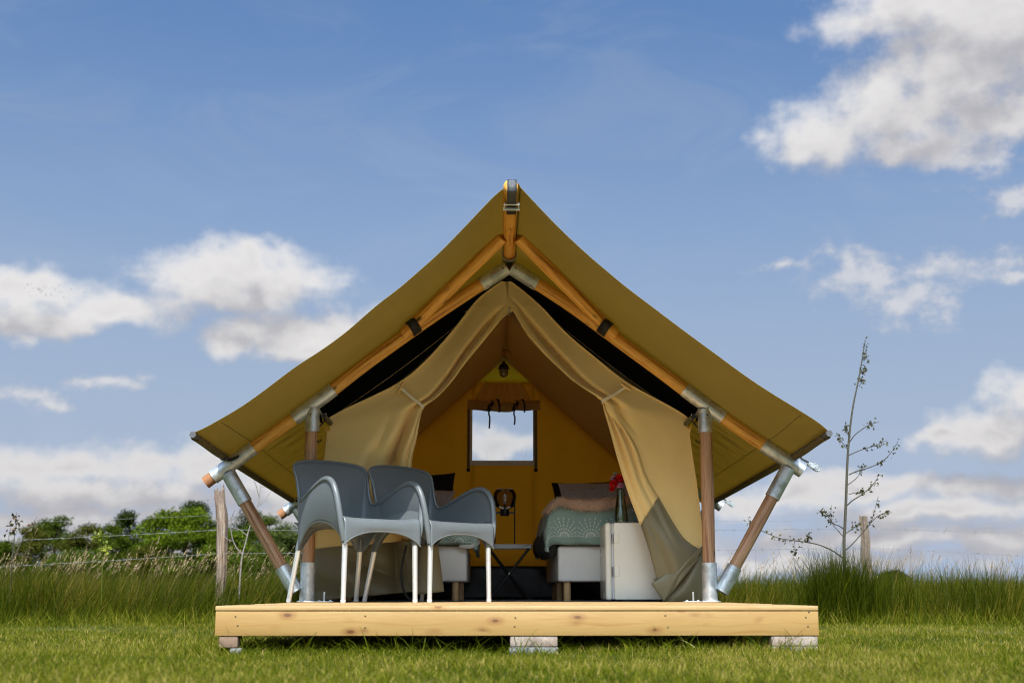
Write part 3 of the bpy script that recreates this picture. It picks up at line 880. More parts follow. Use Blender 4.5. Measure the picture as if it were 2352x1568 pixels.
def wire(pts, barbs, rad=.0015):
    P = []
    for (a, b) in zip(pts[:-1], pts[1:]):
        A = F(*a); B = F(*b); k = 24; t = np.linspace(0, 1, k)[:, None]
        s = A * (1 - t) + B * t; s[:, 2] -= (.035 * 4 * t * (1 - t))[:, 0] * .5
        P.append(s if not P else s[1:])
    P = np.vstack(P); mb = tube(P, rad, 5, False)
    if barbs:
        L = np.concatenate([[0], np.cumsum(np.linalg.norm(np.diff(P, axis=0), axis=1))])
        for d in np.arange(.05, L[-1], .115):
            c = np.array([np.interp(d, L, P[:, i]) for i in range(3)])
            for q_ in range(2):
                o = RNG.normal(0, 1, 3) * .013; tube(seg(c - o, c + o), .0012, 4, True, mb)
    return fpart('wire', mb, M['wire'])
wire([(-420, 1207, 4.5), (506, 1182, 4.0), (1986, 1196, 7.2), (2790, 1203, 7.4)], False, .0010)
wire([(-420, 1255, 4.5), (508, 1216, 4.0), (1989, 1213, 7.2), (2790, 1228, 7.4)], True)
wire([(-420, 1318, 4.5), (510, 1270, 4.0), (1993, 1257, 7.2), (2790, 1290, 7.4)], True)

# ------------------------------------------------------------------ young trees and shoots
M['twig'] = m_plain('green_brown_twig', (0.050, 0.044, 0.026), 0.75, 0, 0.3, 50, 0.3)
M['twig_pale'] = m_plain('pale_bare_twig', (0.22, 0.19, 0.16), 0.8, 0, 0.3, 40, 0.3)
M['leaf_young'] = m_leaf('small_brownish_leaves', [(0, (.055, .038, .016)), (.5, (.085, .075, .022)), (.8, (.075, .095, .022)), (1, (.17, .095, .05))], .35, .5, .3)
M['leaf_shoot'] = m_leaf('yellow_green_leaves', [(0, (.12, .15, .02)), (.5, (.22, .26, .03)), (1, (.36, .36, .06))], .4, .5, .3)
def sapling(name, label, cat, stems, y, m, leafm=None, nleaf=0, lsize=.03, only_ends=True, seed=3, bz=None):
    r = np.random.default_rng(seed)
    base = at(*stems[0][0][0], y); base[2] = -.186
    root = thing(name, base, 0, label, cat)
    V = []; Fq = []; T = []
    for si, (pts, r0, r1, dy) in enumerate(stems):
        P = np.array([at(u, v, y + dy * (i / max(1, len(pts) - 1))) for i, (u, v) in enumerate(pts)]) - base
        if si == 0: P = np.vstack([[0, 0, -.02], P[1:]]) if bz is None else P
        Q = catmull(P, 6 * len(P))
        tube(Q, np.linspace(r0, r1, len(Q)), 7).obj('trunk' if si == 0 else 'branch', m, root)
        if leafm and (si > 0 or True):
            k = int(nleaf * (1 if si else .6))
            lo = .45 if si else .72
            cl = r.uniform(lo, 1, max(2, k // 4))
            for q_ in range(k):
                i = min(len(Q) - 1, int((cl[q_ % len(cl)] + r.normal(0, .03)) * (len(Q) - 1)))
                c = Q[i] + r.normal(0, .014, 3)
                a = r.normal(0, 1, 3) + np.array([0, 0, -.4]); a /= np.linalg.norm(a); b = np.cross(a, r.normal(0, 1, 3)); b /= np.linalg.norm(b)
                s = lsize * r.uniform(.5, 1.1); o = len(V)
                nn = np.cross(a, b) * s * .18
                V.extend([c, c + a * s * .5 + b * s * .32 + nn, c + a * s, c + a * s * .5 - b * s * .32 + nn]); Fq.append((o, o + 1, o + 2, o + 3)); T.extend([r.uniform(0, 1)] * 4)
    if V:
        tag(link('foliage', fast_mesh('foliage', V, None, Fq, leafm, T), root), kind=None)
    return root
def Z8(*p): return [((2600 + x / 1.1532) / 1.6327, (1200 + y / 1.1532) / 1.6327) for x, y in p]
sapling('sapling', 'slender young tree with sparse small leaves right of the tent', 'young tree', [
    (Z8((648, 1075), (652, 990), (655, 900), (661, 760), (665, 640), (671, 540), (680, 450), (693, 360), (710, 280), (725, 200), (736, 130), (744, 85)), .0135, .003, 0),
    (Z8((675, 528), (700, 495), (740, 465), (772, 448), (803, 440)), .0045, .0018, -.1),
    (Z8((671, 585), (715, 565), (760, 550), (800, 538), (838, 518)), .0045, .0018, .15),
    (Z8((672, 668), (715, 650), (760, 637), (800, 620), (830, 600), (862, 563), (886, 522)), .005, .0018, -.15),
    (Z8((668, 712), (700, 688), (718, 665), (731, 628)), .004, .0016, .1),
    (Z8((672, 752), (705, 745), (742, 735)), .0035, .0016, 0),
    (Z8((665, 800), (690, 778), (722, 758), (760, 728), (785, 700), (797, 682)), .0055, .002, -.15),
    (Z8((669, 560), (645, 530), (618, 488)), .004, .0016, .1),
    (Z8((680, 505), (662, 480), (657, 435)), .0035, .0016, -.05),
    (Z8((655, 905), (632, 890), (605, 878), (585, 850), (568, 832), (540, 822)), .005, .0018, -.1),
    (Z8((653, 940), (622, 905), (602, 880), (594, 845), (598, 800)), .004, .0016, .1),
    (Z8((654, 925), (690, 900), (722, 878)), .004, .0016, .1),
    (Z8((652, 1000), (690, 965), (730, 920), (765, 878), (782, 830), (800, 762)), .005, .0016, -.1),
    (Z8((765, 878), (800, 845), (852, 825)), .003, .0014, -.2),
    (Z8((650, 1030), (600, 995), (540, 970), (480, 958), (420, 950), (372, 942), (328, 925)), .006, .0022, -.3),
    (Z8((328, 925), (285, 905), (252, 888), (236, 850)), .003, .0014, -.35),
    (Z8((505, 962), (498, 945), (500, 928)), .0022, .0012, -.2), (Z8((437, 952), (440, 985), (438, 1008)), .0022, .0012, -.2),
    (Z8((715, 285), (728, 270), (730, 250)), .002, .001, 0), (Z8((727, 175), (745, 165), (750, 120)), .002, .001, 0), (Z8((718, 230), (738, 222), (745, 205)), .002, .001, 0),
], 2.5, M['twig'], M['leaf_young'], 26, .030, seed=9)
def Z7(*p): return [((x / 1.8233) / 1.6327, (1700 + y / 1.8233) / 1.6327) for x, y in p]
sapling('bare_sapling', 'bare forked whitish sapling between the fence post and the timber strut', 'young tree', [
    (Z7((1635, 900), (1645, 800), (1658, 690), (1680, 610), (1702, 520), (1735, 430), (1765, 340), (1778, 260), (1787, 195)), .008, .002, 0),
    (Z7((1658, 690), (1625, 655), (1600, 610), (1583, 550), (1578, 470), (1590, 420), (1606, 385)), .007, .002, -.1),
    (Z7((1768, 340), (1795, 322), (1832, 322)), .003, .0012, 0), (Z7((1758, 365), (1800, 330), (1840, 275), (1865, 238)), .004, .0012, .1),
    (Z7((1772, 300), (1750, 215), (1722, 155), (1690, 140)), .0035, .0012, -.1), (Z7((1785, 230), (1815, 225), (1842, 205)), .0022, .001, 0),
    (Z7((1690, 560), (1640, 520), (1590, 505), (1560, 480)), .003, .0012, .1), (Z7((1720, 470), (1705, 430), (1700, 320), (1740, 345)), .0028, .001, 0),
    (Z7((1590, 600), (1540, 570), (1490, 470), (1450, 420)), .0028, .001, .1),
], 3.3, M['twig_pale'], None, 0, seed=4)
sapling('shoot', 'thin leafy shoot sticking out of the tall grass at the left edge', 'shoot', [
    (Z7((75, 900), (80, 760), (92, 640), (100, 540), (112, 400)), .006, .0015, 0),
    (Z7((85, 720), (130, 640), (165, 560), (200, 510), (255, 430)), .004, .0012, .1), (Z7((90, 650), (60, 580), (80, 480)), .003, .0012, 0),
    (Z7((120, 760), (180, 690), (215, 655)), .003, .001, 0), (Z7((100, 560), (130, 500), (100, 450)), .002, .001, 0),
], 3.1, M['twig'], M['leaf_young'], 14, .05, seed=5)
sapling('shoot', 'yellow green leafy shoot above the grass heads left of the maple', 'shoot', [
    (Z7((705, 880), (700, 760), (697, 680), (692, 610), (690, 545)), .005, .0015, 0), (Z7((697, 690), (715, 660), (730, 630)), .002, .001, 0), (Z7((693, 600), (675, 575), (668, 560)), .002, .001, 0),
], 3.0, M['leaf_shoot'], M['leaf_shoot'], 26, .05, seed=6)
# ------------------------------------------------------------------ deck
DY0, DY1, DW = -2.42, 3.25, 1.192
deck = thing('wooden_deck', (0, 0, 0), 0, 'pale spruce deck platform with a screwed front fascia board', 'deck')
BT = 0.0175
nb = 40; pitch_ = (DY1 - DY0) / nb
def board_mesh(w, seed):
    r = np.random.default_rng(seed)
    return bbox(-DW, DW, -w / 2, w / 2, -BT / 2, BT / 2, .003, 2).mesh('deck_board', M['deck'], True, 40)
bmesh_ = board_mesh(pitch_ - .005, 1)
for i in range(nb):
    o = link('deck_board', bmesh_, deck)
    o.location = (RNG.uniform(-.004, .004) if i else 0, DY0 + pitch_ * (i + .5), -BT / 2 + (RNG.uniform(-.0008, .0008) if i else 0))
fas = bbox(-DW + .002, DW - .001, -.014, .014, -.047, .047, .003, 2).obj('fascia_board', M['pine'], deck)
fas.location = (0, DY0 + .014, -BT - .0035 - .047)
# side fascias, rear fascia and joists
for sx in (-1, 1):
    o = bbox(-(DY1 - DY0 - .06) / 2, (DY1 - DY0 - .06) / 2, -.014, .014, -.046, .046, .003, 2).obj('fascia_board', M['pine'], deck)
    o.rotation_euler = (0, 0, pi / 2); o.location = (sx * (DW - .016), (DY0 + DY1) / 2, -BT - .0045 - .046)
for x in (-.6, 0, .6):
    o = bbox(-(DY1 - DY0 - .08) / 2, (DY1 - DY0 - .08) / 2, -.02, .02, -.044, .044, .002, 1).obj('joist', M['pine'], deck)
    o.rotation_euler = (0, 0, pi / 2); o.location = (x, (DY0 + DY1) / 2, -BT - .005 - .044)
M['screw'] = m_plain('dull_screw_head', (0.10, 0.07, 0.04), 0.5, 0.6, 0.2)
scr = lathe([(0, -.0012), (.0018, -.0008), (.0042, .0012), (.0046, .0022), (0.0, .0022)], 10).mesh('screw', M['screw'])
zz = -BT - .0035 - .047
for u, v in ((541, 1415), (546, 1436), (839, 1414), (839, 1441), (1184, 1418), (1182, 1438), (1528, 1413), (1534, 1440), (1851, 1417), (1856, 1438), (1858, 1405)):
    p = at(u, v, DY0)
    o = link('screw', scr, deck); o.location = (p[0], DY0 - .0006, p[2]); o.rotation_euler = (-pi / 2, 0, 0); o.scale = (1.15, 1.15, 1)

# paving blocks under the deck
m_, g_ = mat('concrete_paver')
c_ = g_.coord('Object'); c_ = g_.vm('ADD', c_, g_.comb(rnd(g_), rnd(g_), rnd(g_)))
a_ = g_.noise(c_, 24, 6, .7); b_ = g_.noise(c_, 6, 3); f_ = g_.noise(c_, 240, 2)
cl_ = g_.mix(g_.rng(a_, .4, .65), (.25, .19, .15), (.42, .36, .31)); cl_ = g_.mix(g_.rng(b_, .45, .7, 0, .6), cl_, (.30, .20, .15))
cl_ = g_.mix(g_.rng(f_, .5, .75, 0, .5), cl_, (.12, .09, .08))
out(g_, pbr(g_, cl_, .92, 0, g_.bump(g_.m('ADD', a_, f_), .6, .004)))
M['paver'] = m_
M['paver_dark'] = m_plain('grey_concrete_slab', (0.19, 0.195, 0.185), .9, 0, .35, 30, .5)
M['paver_red'] = m_plain('brown_red_paver', (0.21, 0.135, 0.09), .92, 0, .35, 40, .6)
def paver(u0, u1, vt, vb, dep, m, label, grp=None, zb=None, dy=0.0):
    a = at(u0, vt, DY0 + .004 + dy); b = at(u1, vb, DY0 + .004 + dy)
    w = b[0] - a[0]; z1 = a[2] if vt > 1458 else -.1155; z0 = b[2] if zb is None else zb
    o = bbox(-w / 2, w / 2, 0, dep, 0, z1 - z0, .006, 2).obj('paving_block', m)
    o.location = to_world(((a[0] + b[0]) / 2, DY0 + .004 + dy, z0)); o.rotation_euler = (0, 0, TH)
    return tag(o, label, 'paving block', grp)
paver(1771, 1879.5, 1456, 1482.8, .20, M['paver'], 'weathered paving block directly under the right front corner of the deck', 'pavers carrying the deck')
paver(1768, 1880, 1483.6, 1504, .20, M['paver_dark'], 'dark grey lower paving slab at the right front corner', 'pavers carrying the deck', zb=-.205)
paver(1171.5, 1281, 1456, 1484.5, .20, M['paver'], 'paving block under the middle of the deck front', 'pavers carrying the deck')
paver(1170, 1283, 1485.2, 1504, .20, M['paver_dark'], 'dark slab beneath the middle paving block', 'pavers carrying the deck', zb=-.205)
paver(503, 545.5, 1456, 1487, .10, M['paver_red'], 'brown red brick like block under the left front corner of the deck', 'pavers carrying the deck')
paver(528, 555, 1487.6, 1504, .12, M['paver_dark'], 'small grey slab peeping out under the brown left corner block', 'pavers carrying the deck', zb=-.205)

# ------------------------------------------------------------------ tent: frame
tent = thing('safari_tent', (0, 0, 0), 0, 'small tan and olive safari tent with a round timber frame and tied back entrance', 'tent')
RY = 2.75
R_ = .0385; RG = .0435
RAFT = {-1: [(-1.775, .687), (-1.46, .925), (-1.161, 1.147), (-.86, 1.388), (-.554, 1.618), (-.30, 1.795), (-.02, 1.985)],
        1: [(1.765, .738), (1.46, .945), (1.169, 1.150), (.86, 1.385), (.564, 1.610), (.31, 1.795), (.02, 1.985)]}
def tp(name, mb, m, parent=None, **k):
    return mb.obj(name, m, parent or tent, **k)
def polyat(pts, x):
    xs = [p[0] for p in pts]; zs = [p[1] for p in pts]
    if xs[0] > xs[-1]: xs, zs = xs[::-1], zs[::-1]
    return float(np.interp(x, xs, zs))
boltm = lathe([(0, .007), (.006, .007), (.0075, .005), (.0075, 0), (0, 0)], 6).mesh('bolt', M['zinc'])
def bolt(p, parent, rot=(pi / 2, 0, 0), s=1.0):
    o = link('bolt', boltm, parent); o.location = p; o.rotation_euler = rot; o.scale = (s, s, s); return o
holem = lathe([(0, .001), (.005, .001), (.005, 0), (0, 0)], 10).mesh('bolt_hole', M['steel_dark'])
RIDGEZ = 2.066
# ridge pole, a little bowed and cut round at the tip
rp = [(-.012, -1.36, RIDGEZ), (-.008, -.7, RIDGEZ + .003), (0, 0, RIDGEZ + .002), (0, 1.4, RIDGEZ), (0, 3.05, RIDGEZ - .01)]
Q = catmull(rp, 40); rr = np.full(40, .0375)
tube_ = tube(np.vstack([Q[0] + [0, -.012, 0], Q[0] + [0, -.008, 0], Q]), np.concatenate([[.022, .032], rr]), 20, True)
ridge = tp('ridge_pole', tube_, M['pole'])
for y0 in (0.0, RY):
    dz = -.03 if y0 > 0 else 0.0
    for s in (-1, 1):
        pts = RAFT[s]
        P = catmull([(x, y0, z + dz) for x, z in pts], 40)
        # end of the timber at the eave
        ex = P[0] - P[1]; ex /= np.linalg.norm(ex)
        P = P[(np.abs(P[:, 0]) > .06)]
        P = P[np.abs(P[:, 0]) < 1.70]
        tp('rafter', tube(P, R_, 18, True, rough=.03, uvoff=s + y0), M['pole'])
        px_ = 1.165 * s
        # post
        tp('post', tube(seg((px_, y0, .19), (px_ + .004 * s, y0, 1.02), 8), .0375, 18, True, rough=.03, uvoff=3 * s + y0), M['post'])
        # eave end: sleeve over the rafter end with a slanting stub for the strut
        a = np.array([1.505 * s, y0, polyat(pts, 1.505 * s) + dz]); b = np.array([1.735 * s, y0, polyat(pts, 1.735 * s) + dz])
        k1 = tp('connector', pipe(a, b, RG, .004), M['galv'])
        if s < 0:
            d = (b - a) / np.linalg.norm(b - a)
            tp('timber_end', tube(seg(b - d * .02, b + d * .055, 3), R_ - .001, 18, True), M['endgrain'] if s < 0 else M['pole'])
        else:
            d = (b - a) / np.linalg.norm(b - a)
            tp('timber_end', tube(seg(b - d * .06, b - d * .012, 3), R_ - .001, 18, True), M['endgrain'])
        c = a * .30 + b * .70
        foot = np.array([1.245 * s, y0, .085])
        dd_ = (foot - c) / np.linalg.norm(foot - c)
        pipe_ = pipe(c + dd_ * .035, c + dd_ * .235, RG, .004)
        k2 = tp('connector', pipe_, M['galv'])
        tube([c + dd_ * .045 + np.array([0, 0, .0])], .01) if False else None
        bolt(c + dd_ * .15 + np.array([s * .0, -RG - .002, .0]), k2); bolt(c + dd_ * .17 + np.array([s * RG * .95, 0, RG * .5]), k2, (0, s * pi / 3, 0))
        # strut and its lower sleeve
        tp('strut', tube(seg(c + dd_ * .20, foot - dd_ * .11, 8), .0365, 18, True, rough=.03, uvoff=5 * s + y0), M['post'])
        tp('connector', pipe(foot - dd_ * .135, foot + dd_ * .03, RG + .001, .004), M['galv'])
        # tee over the post
        a = np.array([1.045 * s, y0, polyat(pts, 1.045 * s) + dz]); b = np.array([1.275 * s, y0, polyat(pts, 1.275 * s) + dz])
        k3 = tp('connector', pipe(a, b, RG, .004), M['galv'])
        k4 = tp('connector', pipe((px_, y0, .985), (px_, y0, 1.125), RG - .0005, .004), M['galv'])
        # weld bead between the two sleeves
        ang = math.atan2(b[2] - a[2], abs(b[0] - a[0]))
        wb = [(px_ + RG * 1.02 * cos(t), y0 + RG * 1.02 * sin(t), 1.147 + dz + (-(RG * abs(sin(t)) * .35) - .026 * cos(t) * s * -1 if True else 0) - .012) for t in np.linspace(pi, 2 * pi, 15)]
        tp('weld_bead', tube(wb, .0035, 6, False), M['galv'], parent=k4)
        h = link('bolt_hole', holem, k4); h.location = (px_ + .006 * s, y0 - RG - .0004, 1.085); h.rotation_euler = (pi / 2, 0, 0)
        # foot sleeve on a plate
        k5 = tp('connector', pipe((px_, y0, .004), (px_, y0, .225), RG + .0005, .004), M['galv'])
        tp('weld_bead', tube([(px_ + (RG + .002) * cos(t), y0 + (RG + .002) * sin(t), .006) for t in np.linspace(0, 2 * pi, 25)], .004, 6, False), M['galv'], parent=k5)
        pl = tp('base_plate', bbox(min(px_ - .055 * s, px_ - .155 * s), max(px_ - .055 * s, px_ - .155 * s), y0 - .05, y0 + .05, .0006, .0055, .001), M['zinc'])
        tp('base_plate', bbox(px_ - .052, px_ + .052, y0 - .052, y0 + .052, .0006, .0052, .001), M['zinc'])
        tp('pin', tube(seg((px_ - .098 * s, y0, .004), (px_ - .098 * s, y0, .058), 3), .006, 10), M['zinc'], parent=pl)
        for bx in (.075, .14):
            bolt((px_ - bx * s, y0 - .035, .006), pl, (0, 0, 0))
    # ridge connector: ring round the ridge and two sleeves
    kr = tp('connector', pipe((0, y0 - .055, RIDGEZ - .004), (0, y0 + .09, RIDGEZ - .004), RG + .0015, .004), M['galv'])
    for s in (-1, 1):
        pA = np.array([s * .035, y0, polyat(RAFT[s], s * .035) + dz]); pB = np.array([s * .165, y0, polyat(RAFT[s], s * .165) + dz]); d = (pB - pA) / np.linalg.norm(pB - pA); c0 = pA - d * .045
        ks = tp('connector', pipe(c0 + d * .025, c0 + d * .21, RG + .001, .004), M['galv'])
        bolt(c0 + d * .20 + np.array([-s * .035, -.028, -.03]), ks, (pi / 2, 0, 0))
        h = link('bolt_hole', holem, ks); h.location = tuple(c0 + d * .05 + np.array([0, -RG - .0005, .0])); h.rotation_euler = (pi / 2, 0, 0)
# diagonal braces that carry the overhang of the ridge
for s in (-1, 1):
    a = np.array([.60 * s, -.052, polyat(RAFT[s], .60 * s) - .004]); b = np.array([.60 * s, -.052, polyat(RAFT[s], .60 * s)])
    P = seg((.625 * s, -.046, 1.568), (.046 * s, -.455, 2.052), 26)
    tp('brace', tube(P, .0375, 18, True, rough=.03, uvoff=7 * s), M['pole'])
    d = np.array([(RAFT[s][4][0] - RAFT[s][3][0]), 0, RAFT[s][4][1] - RAFT[s][3][1]]); d /= np.linalg.norm(d)
    c = np.array([.572 * s, -.03, polyat(RAFT[s], .572 * s) + .004])
    # wide black band round rafter and brace
    n = np.array([-d[2], 0, d[0]]) * 1.0
    mb = MB(); ring = []
    for t in np.linspace(0, 2 * pi, 29)[:-1]:
        ring.append(c + n * cos(t) * .0445 + np.array([0, 1, 0]) * (sin(t) * .098 - .022))
    A = np.array([[p - d * .029 for p in ring] + [ring[0] - d * .029], [p + d * .029 for p in ring] + [ring[0] + d * .029]])
    o = tp('strap', grid(A), M['black_web']); solid(o, .003)
# ridge tip: webbing strap over the end with a ratchet buckle below
sp_ = [(-.006, -1.20, RIDGEZ + .040), (-.006, -1.33, RIDGEZ + .040), (-.006, -1.372, RIDGEZ + .030), (-.006, -1.386, RIDGEZ + .005), (-.006, -1.385, RIDGEZ - .020), (-.006, -1.374, RIDGEZ - .037), (-.006, -1.33, RIDGEZ - .044), (-.006, -1.20, RIDGEZ - .044), (-.006, -1.02, RIDGEZ - .043)]
P = catmull(sp_, 40)
A = np.array([[p + np.array([dx_, 0, 0]) for p in P] for dx_ in np.linspace(-.024, .024, 4)])
m_, g_ = mat('grey_black_webbing'); uvw = g_.coord('UV'); u_, v_, z_ = g_.sep(uvw)
wv = g_.m('MULTIPLY', g_.m('SINE', g_.m('MULTIPLY', v_, 1800)), g_.m('SINE', g_.m('MULTIPLY', u_, 1200)))
out(g_, pbr(g_, (0.045, 0.050, 0.060), .42, 0, g_.bump(wv, .4, .001), Specular_IOR_Level=.7)); M['web'] = m_
st = tp('strap', grid(A), M['web']); solid(st, .002)
def ratchet(c, d, n, w, name='ratchet_buckle'):
    """small ratchet: two cheek plates, spindle, rollers and handle bar; d along the strap, n away from the surface"""
    c, d, n = (np.asarray(t, float) for t in (c, d, n)); d = d / np.linalg.norm(d); n = n / np.linalg.norm(n); s = np.cross(d, n)
    mb = MB()
    for k in (-1, 1):
        pl = [(-.045, .002), (-.045, .016), (-.01, .030), (.018, .034), (.042, .022), (.05, .006), (.03, .0)]
        ring = [c + s * (k * w / 2 - .0012) + d * a * .85 + n * b for a, b in pl] + [c + s * (k * w / 2 + .0012) + d * a * .85 + n * b for a, b in pl]
        m = len(pl)
        mb.add(ring, [tuple(range(m)), tuple(range(2 * m - 1, m - 1, -1))] + [(i, (i + 1) % m, m + (i + 1) % m, m + i) for i in range(m)])
        tube(seg(c + s * (k * (w / 2 + .002)) + d * .012 + n * .018, c + s * (k * (w / 2 + .006)) + d * .012 + n * .018, 2), .012, 14, True, mb)
    for a, b, r in ((.012, .018, .008), (-.032, .010, .005), (.036, .012, .005), (-.005, .030, .004)):
        tube(seg(c - s * (w / 2 + .004) + d * a + n * b, c + s * (w / 2 + .004) + d * a + n * b, 2), r, 10, True, mb)
    o = mb.obj(name, M['zinc'], tent, smooth=True, auto=30)
    return o
ratchet((-.006, -1.20, RIDGEZ - .046), (0, 1, 0), (0, 0, -1), .074)
tp('strap', bbox(-.030, .020, -1.19, -1.02, RIDGEZ - .0475, RIDGEZ - .0455, .0005), M['black_web'])

# eave rods, straps and buckles
EAV = {}
for s in (-1, 1):
    f = at(447, 998, -.80) if s < 0 else at(1913, 995, -.84)
    f = np.array([1.683 * s, f[1], f[2]])
    mid = np.array([1.683 * s, 0.0, .845]); b = np.array([1.683 * s, 3.25, .765])
    EAV[s] = (f, mid, b)
    P = np.array([f, (f + mid) / 2, mid, (mid + b) / 2 - [0, 0, .004], b])
    tp('eave_rod', tube(P, .0165, 16, True), M['rubber'])
    tp('rod_cap', tube(seg(f + [0, -.004, 0], f + [0, .002, 0], 3), .0172, 16, True), M['rubber'])
for y0 in (0.0, RY):
    s = 1
    zc = np.interp(y0, [0, 3.25], [.845, .765])
    d = np.array([.82, 0, -.57]); n = np.array([.57, 0, .82])
    e = np.array([1.742, y0, polyat(RAFT[1], 1.742) + (-.03 if y0 else 0)]) + n * (RG + .002)
    ratchet(e + d * .03, d, n, .05)
    tp('strap', tube([e - d * .10 + n * .03, e - d * .05 + n * .012, e - d * .02 + n * .016, e + d * .05 + n * .018], .006, 8, True), M['black_web'])
    # hook and eyelet on the left side
    e = np.array([-1.66, y0, .80 + (-.045 if y0 else 0)])
    tp('hook', tube([e + [-.03, -.03, .02], e + [0, -.045, .005], e + [.035, -.045, .0], e + [.06, -.02, .01]], .005, 8), M['zinc'])
    tp('strap', tube([e + [.015, -.05, .012], e + [.05, -.05, .02], e + [.09, -.03, .045]], .009, 8), M['black_web'])

# ------------------------------------------------------------------ tent: fly sheet
M['hem'] = m_plain('edge_bead_canvas', (.20, .165, .09), .8, 0, .1, 60)  # for the bead added as the sunlit rim of the fly
LFE = [(1154.9, 430), (1115.6, 470.5), (1071.8, 516.5), (1006.2, 583.2), (918.7, 661.9), (861.2, 705), (796.2, 762.5), (741.2, 803.1), (678.7, 843.7), (616.2, 890.6), (553.7, 934.4), (500, 966), (463, 987)]
RFE = [(1191, 425.7), (1225, 462.8), (1290.6, 530.7), (1356.2, 593), (1433.2, 657), (1489.3, 698), (1590.9, 775.3), (1654, 820.9), (1705, 857.5), (1775.8, 904.9), (1840, 945), (1897, 980.5)]
FRAMEP = [(.036, 2.086), (.06, 2.072), (.17, 2.005), (.31, 1.895), (.43, 1.795), (.56, 1.690), (.75, 1.538), (.95, 1.380), (1.165, 1.212), (1.32, 1.095), (1.46, 1.000), (1.58, .918), (1.683, .858)]
def fly_side(s):
    pts = LFE if s < 0 else RFE
    fx = []; fz = []
    for u, v in pts:
        y = -1.33
        for _ in range(6):
            p = at(u, v, y); y = -1.33 + min(1, abs(p[0]) / 1.68) * (EAV[s][0][1] + .012 + 1.33)
        fx.append(abs(p[0])); fz.append(p[2])
    fx = np.array(fx); fz = np.array(fz)
    # eave: the canvas is wrapped round the rod
    fx = np.append(fx, 1.683); fz = np.append(fz, EAV[s][0][2] + .012)
    ns, nt = 60, 190
    xs = np.linspace(.036, 1.683, ns)
    zf = np.interp(xs, fx, fz); zr = np.interp(xs, [p[0] for p in FRAMEP], [p[1] for p in FRAMEP])
    # soften the polylines
    for arr in (zf, zr):
        for _ in range(3): arr[1:-1] = (arr[:-2] + 2 * arr[1:-1] + arr[2:]) / 4
    yf = -1.33 + (xs / 1.68) * (EAV[s][0][1] + .012 + 1.33)
    A = np.zeros((nt, ns, 3))
    yb = 3.27
    ty = np.concatenate([np.linspace(0, 1, 40) ** 1.0 * .32, .32 + .68 * np.linspace(0, 1, 151)[1:]])
    for i, t in enumerate(ty):
        y = yf + (yb - yf) * t
        w = np.clip(1 - (y - yf) / np.maximum(.05, (-.02 - yf)), 0, 1); w = w * w * (3 - 2 * w)
        z = zf * w + zr * (1 - w)
        z = z - np.clip(y, 0, 9) * np.interp(xs, [.045, 1.683], [.008, .0246])
        bay = np.clip((y - .1) / 2.5, 0, 1); z = z - .020 * np.sin(pi * bay) * np.sin(pi * (xs / 1.683)) * .0
        z = z + .0035 * np.sin(xs * 7 + y * 2.2 + s) * np.sin(y * 4.5 + xs * 2) * np.clip((xs - .1) / .3, 0, 1) * np.clip((1.6 - xs) / .3, 0, 1)
        # gentle creases between the frames, running down the slope
        amp = np.clip((y - .12) / .6, 0, 1) * np.clip((xs - .95) / .4, 0, 1) * np.clip((1.66 - xs) / .25, 0, 1)
        z = z + amp * .0085 * (np.sin(y * 34 + xs * 9) * (.6 + .4 * np.sin(y * 3.1)) + .6 * np.sin(y * 57 - xs * 6 + 1) + .4 * np.sin(y * 83 + xs * 14))
        A[i, :, 0] = xs * s; A[i, :, 1] = y; A[i, :, 2] = z
    mb = grid(A, flip=(s > 0))
    # wrap under the rod
    W = []
    for i in range(nt):
        e = A[i, -1]; row = []
        tt = np.clip((e[1] - EAV[s][0][1]) / .14, 0, 1)
        for a in np.linspace(.35, 3.0 * .25 + 5.4 * tt, 12):
            row.append([e[0] + s * sin(a) * .019 , e[1], e[2] - .019 + cos(a) * .019 ])
        W.append(row)
    W = np.array(W); W[:, 0] = A[:, -1]
    grid(W, mb, flip=(s > 0))
    o = tp('fly_sheet', mb, M['fly'], auto=None)
    solid(o, .0016)
    tp('fly_edge_bead', tube(A[0], .0017, 8, False), M['hem'], parent=o, auto=None)  # bead added so the front edge shows a thin sunlit line
    # doubled hem along the eave, a hair below the sheet
    H = A[:, int(ns * .905), :].copy(); H[:, 2] -= .0015
    tp('eave_seam', tube(H[2:-2], .0018, 6, False), M['fly'], parent=o, auto=None)
    return o
for s in (-1, 1): fly_side(s)
# cap where the two halves meet over the ridge
A = np.array([[(sin(a_) * .0395, y, RIDGEZ + .002 + cos(a_) * .0395) for a_ in np.linspace(-1.9, 1.9, 13)] for y in np.linspace(-1.31, 3.26, 20)])
o = tp('fly_ridge', grid(A), M['fly'], auto=None); solid(o, .0016)

# black lining stretched under the fly, between the rafters and the inner tent
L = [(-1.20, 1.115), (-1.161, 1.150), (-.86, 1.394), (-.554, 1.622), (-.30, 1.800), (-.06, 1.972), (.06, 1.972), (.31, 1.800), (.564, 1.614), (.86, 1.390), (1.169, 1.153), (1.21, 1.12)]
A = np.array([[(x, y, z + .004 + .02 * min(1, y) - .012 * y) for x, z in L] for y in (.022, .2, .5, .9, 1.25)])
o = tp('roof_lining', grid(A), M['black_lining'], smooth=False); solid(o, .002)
A = np.array([[(s_ * x, 2.96, z * t + (1 - t) * .95) for x, z in ((1.2, 1.09), (.6, 1.55), (.02, 1.93))] for s_ in (1,) for t in (0, 1)])
